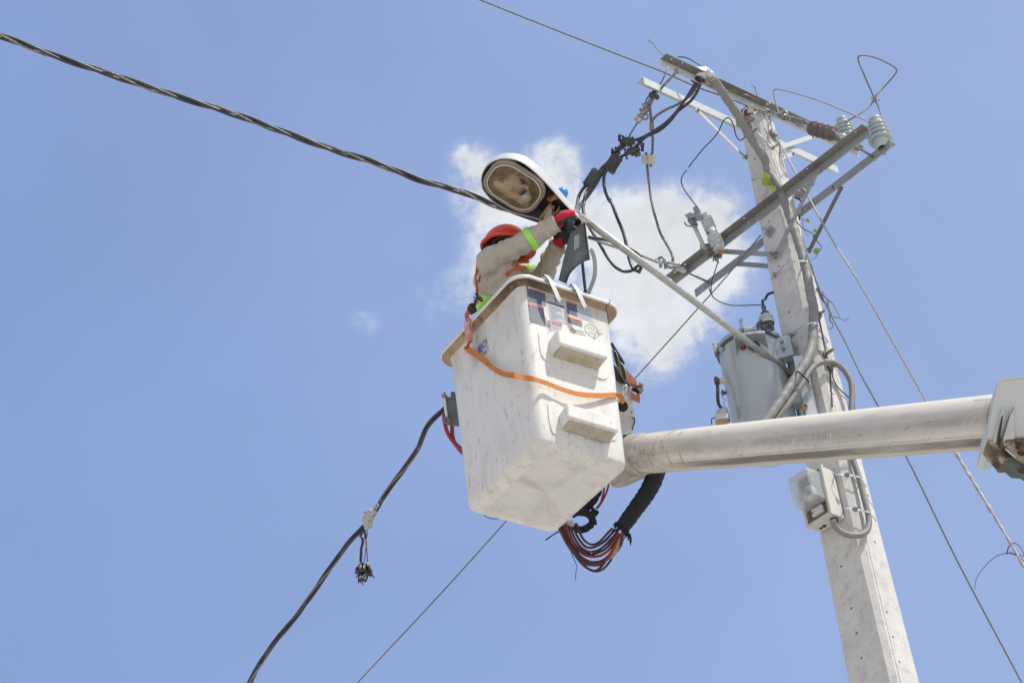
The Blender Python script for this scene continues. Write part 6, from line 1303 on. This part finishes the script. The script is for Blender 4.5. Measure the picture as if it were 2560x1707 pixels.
H_S = [  # (start, through..., end, material, label)
 ([(340,720),(390,850),(450,950),(520,1000),(590,1010),(680,960),(770,860),(850,780)], 'hose_dark', 'topmost hose of the bundle, dark red'),
 ([(290,740),(340,870),(400,970),(470,1040),(550,1055),(640,1025),(740,960),(830,860),(880,800)], 'black_rubber', 'second hose from the top of the bundle, black'),
 ([(250,740),(290,860),(350,980),(430,1070),(520,1105),(620,1100),(720,1040),(820,940),(900,850),(930,790)], 'hose_dark', 'third hose from the top of the bundle'),
 ([(215,730),(250,860),(310,990),(390,1080),(470,1125),(560,1145),(660,1120),(760,1060),(860,930),(920,840)], 'black_rubber', 'fourth hose from the top of the bundle, black'),
 ([(190,730),(230,870),(280,980),(370,1090),(470,1160),(590,1180),(690,1160),(800,1080),(880,960),(940,850)], 'hose_red', 'middle red hose of the bundle'),
 ([(160,740),(200,880),(260,1000),(340,1110),(420,1190),(520,1245),(620,1255),(720,1225),(820,1130),(900,1000),(960,860)], 'hose_dark', 'hose just below the middle gap of the bundle'),
 ([(140,750),(180,880),(240,1000),(330,1120),(430,1220),(530,1280),(620,1285),(720,1260),(800,1190),(880,1060),(960,900)], 'hose_dark', 'second lowest dark hose of the bundle'),
 ([(110,760),(160,880),(220,1000),(300,1120),(380,1210),(470,1280),(560,1300),(660,1295),(750,1230),(830,1110),(900,990),(970,860)], 'hose_dark', 'third lowest hose of the bundle'),
 ([(90,770),(150,890),(220,1020),(310,1140),(400,1250),(480,1330),(560,1375),(620,1375),(700,1310),(780,1190),(870,1050),(950,920),(990,840)], 'hose_red', 'bright red hose reaching lowest in the bundle'),
 ([(100,765),(170,910),(240,1040),(330,1170),(430,1290),(530,1360),(630,1385),(720,1350),(800,1260),(860,1170),(900,1110),(960,980),(1000,860)], 'black_rubber', 'lowest black hose of the bundle with a brown worn end')]
for k, (pt, m_, lab) in enumerate(H_S):
    d0 = 11.34-.014*k; wire('hose', lab, 'hose', [h(x, y, d0+.02*math.sin(i*.8+k)) for i, (x, y) in enumerate(pt)], .0073 if m_ != 'hose_red' else .0078, m_, n=9, seg=7, group=G6)
wire('hose_joint', 'worn brown brass fitting near the end of the lowest hose', 'fitting', [h(830,1205,11.19), h(870,1140,11.19), h(905,1070,11.19), h(935,1000,11.2), h(965,930,11.21)], .0098, 'tan_paint', n=10)
wire('loose_wire', 'thin looped wire beside the right end of the hoses', 'wire', [h(985,900), h(990,960), h(975,1030), h(945,1080), h(915,1110)], .0022, 'black_cable')
wire('loose_wire', 'thin bent wire dangling below the hose bundle', 'wire', [h(195,920,11.25), h(240,1040,11.25), h(290,1180,11.25), h(352,1325,11.25), h(338,1380,11.25), h(333,1440,11.25), h(332,1508,11.25)][:7], .0022, 'black_cable', seg=3)
wire('tie_tail', 'black cable tie tail poking left from under the bucket', 'cable tie', [h(130,810,11.25), h(80,838,11.25), h(30,865,11.25), h(-90,950,11.25)], .0042, 'black_rubber', seg=3)
m1 = MB(); m1.tube([h(230+75*math.cos(t), 730+28*math.sin(t)-.1*0, 11.3+.03*math.sin(t)) for t in [k*.4 for k in range(16)]], .006, 8)
for x in (170,215,245,275): m1.cyl(h(x-14,680,11.28), h(x+8,745,11.28), .009, n=8)
tag(m1.build('hose_clamp', 'hardware_light'), 'metal ring clamp and hose ends under the right bucket corner', 'clamp')
rg_ = thing('rag', h(450,600,11.5), 'black rags wrapped round the hoses below the bucket', 'rag'); mb = MB()
mb.tube(sp([h(640,230,11.5), h(610,310,11.5), h(565,400,11.5), h(500,480,11.5), h(430,540,11.5)],5), [.040-.0008*i for i in range(21)], 10, flat=.6)
mb.tube(sp([h(270,600,11.45), h(350,560,11.45), h(450,560,11.45), h(540,610,11.45), h(570,690,11.45), h(580,740,11.45)],5), .028, 10, flat=.8)
mb.tube(sp([h(300,740,11.42), h(350,790,11.42), h(420,810,11.42), h(490,780,11.42), h(550,730,11.42)],5), .024, 10, flat=.8)
mb.tube(sp([h(560,520,11.48), h(610,560,11.48), h(640,590,11.48)],5), .018, 8)
blend(mb, 'cloth', 'rag', rg_, .006, 2, disp=.012, dsize=.02)
G5b = 'thin red hoses rising to the boom tip'
wire('hose', 'left of two thin red hoses rising to the boom tip', 'hose', [h(620,510,11.5), h(680,430,11.5), h(712,330,11.5), h(728,240,11.5), h(720,170,11.5), h(700,60,11.52)], .0062, 'hose_red', group=G5b)
wire('hose', 'right of two thin red hoses rising to the boom tip', 'hose', [h(640,500,11.48), h(700,410,11.48), h(755,300,11.48), h(782,220,11.48), h(790,150,11.5), h(780,40,11.52)], .0064, 'hose_red', group=G5b)
# ================================================================ the lineworker
a_ = lambda x, y, d=11.8: P('A', x, y, d)
FLOOR = BC.z+.045
hipc = a_(625, 1440, 11.82); hipc = V((hipc.x, hipc.y, hipc.z))
wk = thing('person', (hipc.x, hipc.y, FLOOR), 'person in khaki shirt, orange helmet and red gloves reaching up to the lamp', 'person')
fw = V((.97, .10, 0)).normalized(); lt = V((-fw.y, fw.x, 0))             # facing, towards the far side
shN, shF = a_(505, 1040, 11.66), a_(625, 1105, 11.98)
neck = a_(600, 1030, 11.82); head = a_(655, 945, 11.80)
elN, wrN = a_(850, 865, 11.64), a_(1112, 703, 11.62)
elF, wrF = a_(975, 1185, 11.90), a_(1128, 885, 11.74)
def body_bits(grow, arms=True, torso=True, legs=True):
    mb = MB()
    if torso:
        mb.tube(sp([hipc-UP*.10, hipc+UP*.14+fw*-.01, (shN+shF)/2-UP*.14+fw*.0, (shN+shF)/2+UP*.01], 5), [g+grow for g in ([.145]*4+[.143]*4+[.146]*4+[.140,.130,.112,.09])], 18, flat=.80, start=lt)
        mb.tube([shN+(shF-shN)*.08, shN+(shF-shN)*.92], .062+grow, 12)
    if arms:
        wob = .0055 if grow > 0 else 0
        def sleeve(pts, rad_, ph):
            q = sp(pts, 14); n_ = len(q)-1
            def rr_(t):
                x = t*(len(rad_)-1); i = min(int(x), len(rad_)-2); f = x-i
                return rad_[i]*(1-f)+rad_[i+1]*f+grow+wob*(math.sin(t*46+ph)*.6+math.sin(t*83+2*ph)*.5)*(.4+t)
            mb.tube(q, [rr_(i/n_) for i in range(n_+1)], 16)
        sleeve([shN+(shF-shN)*.10, shN, shN.lerp(elN,.45), elN, elN.lerp(wrN,.5), wrN], [.062,.063,.061,.056,.050,.044,.041], .4)
        sleeve([shF-(shF-shN)*.10, shF, shF.lerp(elF,.5)-UP*.01, elF, elF.lerp(wrF,.5), wrF], [.060,.060,.058,.054,.050,.044,.039], 1.7)
    return mb
mb = body_bits(-.018)
mb.tube([neck-UP*.08, neck+UP*.02, head-UP*.03], [.062,.056,.058], 14)
ell(mb, head+UP*.0, (fw*.098, lt*.076, UP*.118), 20, 14)
ell(mb, head+fw*.098-UP*.012, (fw*.016, lt*.012, UP*.022), 8, 6)           # nose under the face cover
for s_ in (-1, 1): ell(mb, head+lt*s_*.075-UP*.01, (fw*.016, lt*.010, UP*.026), 8, 6)
hpN, hpF = hipc-lt*.085, hipc+lt*.085
for q in (hpN, hpF):
    kn = V((q.x+.04, q.y, (q.z+FLOOR)/2+.04)); an = V((q.x-.01, q.y, FLOOR+.09)); mb.tube(sp([q+UP*.03, q-UP*.12, kn, kn.lerp(an,.45)-fw*.015, an, an-UP*.05], 4), [.088]*5+[.074]*4+[.058]*4+[.052]*4+[.042]*4, 12); mb.tube([an-UP*.045-fw*.06, an-UP*.05+fw*.14], [.040,.032], 10)
body = blend(mb, 'body', 'dark_cloth', wk, .010, 5)
MB().box(head+fw*.086+UP*.022, fw*.016, lt*.050, UP*.016).build('eye_opening', 'skin', wk, bevel=.010)
for s_ in (-1, 1): m1 = MB(); ell(m1, head+fw*.098+lt*s_*.030+UP*.022, (fw*.010, lt*.013, UP*.008), 10, 8); m1.build('eye', 'porcelain_white', wk)
mb = body_bits(.011); ell(mb, shN+V((0,0,-.02)), ((.075,0,0),(0,.06,0),(0,0,.085))); ell(mb, shF+V((0,0,-.02)), ((.075,0,0),(0,.06,0),(0,0,.085)))
mb.tube([neck-UP*.05, neck+UP*.015], [.085,.068], 14)
shirt = blend(mb, 'shirt', 'khaki', wk, .0065, 3, disp=.022, dsize=.04)
mb = MB()
mb.tube([hipc-UP*.06, hipc-UP*.16], [.150,.150], 18, flat=.85, start=lt)
for q in (hpN, hpF):
    kn = V((q.x+.04, q.y, (q.z+FLOOR)/2+.04)); an = V((q.x-.01, q.y, FLOOR+.09)); mb.tube(sp([q-UP*.05, q-UP*.14, kn, kn.lerp(an,.5), an-UP*.02], 4), [.100]*5+[.086]*4+[.074]*4+[.066]*4, 12)
blend(mb, 'trousers', 'trouser', wk, .012, 4)
for q in (hpN, hpF):
    an = V((q.x-.01, q.y, FLOOR+.09)); mb = MB(); mb.tube([an+UP*.03, an-UP*.045], [.052,.05], 12); mb.tube([an-UP*.045-fw*.07, an-UP*.042+fw*.08, an-UP*.055+fw*.155], [.045,.046,.034], 12); blend(mb, 'boot', 'boot', wk, .008, 3)
# cuffs and wrists seams are left to the cloth; bright bands
def cuffband(a, b, t0, t1, r, nm='reflective_band', n=24):
    p0, p1 = a.lerp(b, t0), a.lerp(b, t1); d = (p1-p0).normalized(); u = d.orthogonal().normalized(); w_ = d.cross(u); rg = []
    for (s_, rr_) in ((0, r-.012), (0, r), (.25, r+.002), (.5, r+.003), (.75, r+.001), (1, r-.001), (1, r-.014)):
        rg.append([p0.lerp(p1, s_)+(u*math.cos(t)+w_*math.sin(t))*(rr_+.003*math.sin(3*t+s_*5)) for t in [2*math.pi*k/n for k in range(n)]])
    MB().rings(rg, True).build(nm, 'hivis', wk, fix=True)
cuffband(elN, wrN, .02, .23, .070)
cuffband(shF, elF, .64, .76, .064)
wp = hipc-UP*.02-fw*.012
rg = []
for (dz, g) in ((-.045,.120), (-.045,.151), (0,.154), (.045,.152), (.045,.120)): rg.append([wp+UP*dz+fw*(g*.90*math.cos(t)-.006)+lt*(g*1.24*math.sin(t)) for t in [2*math.pi*k/30 for k in range(30)]])
MB().rings(rg, True).build('reflective_band', 'hivis', wk, fix=True)
# helmet
hc = a_(662, 925, 11.79); HA, HBr, HH_ = .138, .116, .150
hx = (fw-UP*.20).normalized(); hz2 = (UP+fw*.20-lt*.0).normalized(); hy = hz2.cross(hx).normalized()
def hring(f, z, extra=0.0): return [hc+hx*((HA*f+extra)*math.cos(t)*(1.14 if math.cos(t) > 0 and extra else 1))+hy*((HBr*f+extra)*math.sin(t))+hz2*z for t in [2*math.pi*k/40 for k in range(40)]]
prof = [(1-(i/10)**2.3 if i < 10 else .0) for i in range(11)]
rgs = [hring(.94,-.004), hring(1.0,-.008,.014), hring(1.0,-.003,.019), hring(1.0,.004,.012), hring(1.0,.012,.001)]
for i in range(1, 10): z = i/10; rgs.append(hring(math.sqrt(max(0, 1-z**2.15)), .012+HH_*z*.95))
MB().rings(rgs, True, False, True).build('helmet', 'helmet', wk, fix=True)
inn = [hring(.94,-.004)]+[hring(.94*math.sqrt(max(0, 1-(i/10)**2.15)), .008+HH_*.9*(i/10)) for i in range(1, 10)]
o_ = MB().rings(inn, True, False, True).build('helmet_lining', 'helmet_inner_lit', wk, fix=True)
MB().tube([hc+hx*(.088*math.cos(t))+hy*(.078*math.sin(t))+hz2*.012 for t in [2*math.pi*k/24 for k in range(25)]], .008, 6).build('head_band', 'black_rubber', wk)
m1 = MB(); m1.box(hc-hx*.135+hz2*-.012, hx*.012, hy*.02, hz2*.016).build('ratchet', 'black_rubber', wk, bevel=.005)
for s_ in (-1, 1): MB().ribbon(sp([hc+hy*s_*.085+hz2*.0+hx*.02, head+lt*s_*.083-UP*.05+fw*.01, head+fw*.05-UP*.118], 5), fw, .016, .003).build('chin_strap', 'black_rubber', wk)
MB().box(a_(810,1040,11.74), fw*.035, lt*.01, UP*.016).build('strap_buckle', 'orange_dark', wk, bevel=.005)
# harness
def hs(pts, w_=.042, nm='harness_strap', m='orange_dark', wd=None): MB().ribbon(sp(pts, 6), wd or _R, w_, .005).build(nm, m, wk)
hs([a_(415,1050,11.74), a_(402,1110,11.70), a_(398,1180,11.70), a_(400,1260,11.70), a_(404,1335,11.68)], .017)
hs([a_(745,1030,11.66), a_(757,1065,11.64), a_(770,1105,11.62)], .018)
hs([a_(835,1100,11.66), a_(790,1108,11.62), a_(740,1112,11.60), a_(700,1135,11.60), a_(660,1170,11.62)], .020, wd=_U)
hs([a_(440,1380,11.62), a_(420,1400,11.60), a_(395,1425,11.58), a_(375,1450,11.55)], .045, wd=_R+_U)
hs([a_(395,1330,11.64), a_(415,1370,11.60), a_(450,1400,11.60)], .018, 'harness_edge', 'black_rubber')
m1 = MB(); m1.tube([a_(x,y,11.60) for x,y in ((385,1330),(440,1375),(428,1392),(372,1362),(376,1405),(408,1400))], .005, 6).build('d_ring', 'black_rubber', wk)
MB().ribbon(sp([a_(430,1170,11.64), a_(425,1200,11.64), a_(422,1235,11.64)],4), _R, .010, .003).build('shirt_mark', 'stem_purple', wk)
# gloves
def glove(wr, kn, fdir, curl, up_, thumb, label, back, s_=1.1, sc=1.18):
    """wr wrist, kn middle knuckle; fingers leave along fdir and bend towards curl"""
    ax1 = (kn-wr).normalized(); sd = ax1.cross(V(up_)).normalized(); nn = sd.cross(ax1)
    mb = MB(); mb.tube([wr-ax1*.05, wr-ax1*.02, wr+ax1*.01], [.040,.039,.038], 14); pc0 = wr.lerp(kn, .55)
    ell(mb, pc0+nn*.010, (ax1*.066*sc, sd*.052*sc, nn*.028*sc), 14, 10); mb.tube([wr-ax1*.01, wr.lerp(kn,.5)], [.036,.036], 12)
    if back: ell(mb, kn-ax1*.006+nn*.012, (ax1*.032*sc, sd*.050*sc, nn*.022*sc), 12, 8)
    g_ = blend(mb, 'glove', 'glove_red', wk, .0045, 3, disp=.004, dsize=.02)
    mb = MB(); ell(mb, pc0-nn*.010, (ax1*.056*sc, sd*.046*sc, nn*.020*sc), 14, 10)
    fd, cl = V(fdir).normalized(), V(curl).normalized()
    for k, (o, L1, r) in enumerate(((-.038,.080,.0135), (-.013,.094,.0140), (.013,.088,.0135), (.038,.070,.0120))):
        k0_ = kn+sd*o-ax1*.012; b1 = (fd*.8+cl*.25+sd*o*3).normalized(); b2 = (fd*.25+cl*.9+sd*o*1.5).normalized(); b3 = (fd*-.25+cl*1).normalized()
        p1 = k0_+b1*L1*.45*s_; p2 = p1+b2*L1*.33*s_; p3 = p2+b3*L1*.28*s_; mb.tube([k0_, k0_.lerp(p1,.5), p1, p1.lerp(p2,.5), p2, p3], [r*1.15, r*1.05, r*1.08, r, r, r*.8], 10); ell(mb, p3, ((r*.82,0,0),(0,r*.82,0),(0,0,r*.82)), 8, 6)
    th = V(thumb).normalized(); t0 = wr.lerp(kn,.35)-sd*.036; t1 = t0+(th*.7-sd*.5+ax1*.5).normalized()*.042; t2 = t1+(th*.8+ax1*.5).normalized()*.036
    mb.tube([t0, t0.lerp(t1,.6), t1, t2], [.017,.015,.0145,.011], 10); ell(mb, t2, ((.011,0,0),(0,.011,0),(0,0,.011)), 8, 6)
    blend(mb, 'grip_palm', 'glove_black', g_, .0040, 2)
    return g_
glove(wrN+(wrN-elN).normalized()*.012, a_(1222,645,11.60), a_(1255,690,11.58)-a_(1212,652,11.6), a_(1180,800,11.66)-a_(1220,690,11.6), UP*.9+lt*-.35-_F*.3, a_(1250,740,11.6)-a_(1150,720,11.6), '', True)
glove(wrF+(wrF-elF).normalized()*.012, a_(1190,765,11.68), a_(1235,745,11.64)-a_(1185,790,11.68), a_(1175,690,11.66)-a_(1225,760,11.64), _F-UP*.1, a_(1150,700,11.6)-a_(1150,800,11.65), '', False)
MB().tube(sp([a_(1240,720,11.6), a_(1265,735,11.6), a_(1290,748,11.6)],4), .003, 5).build('held_wire', 'tan_paint', wk)
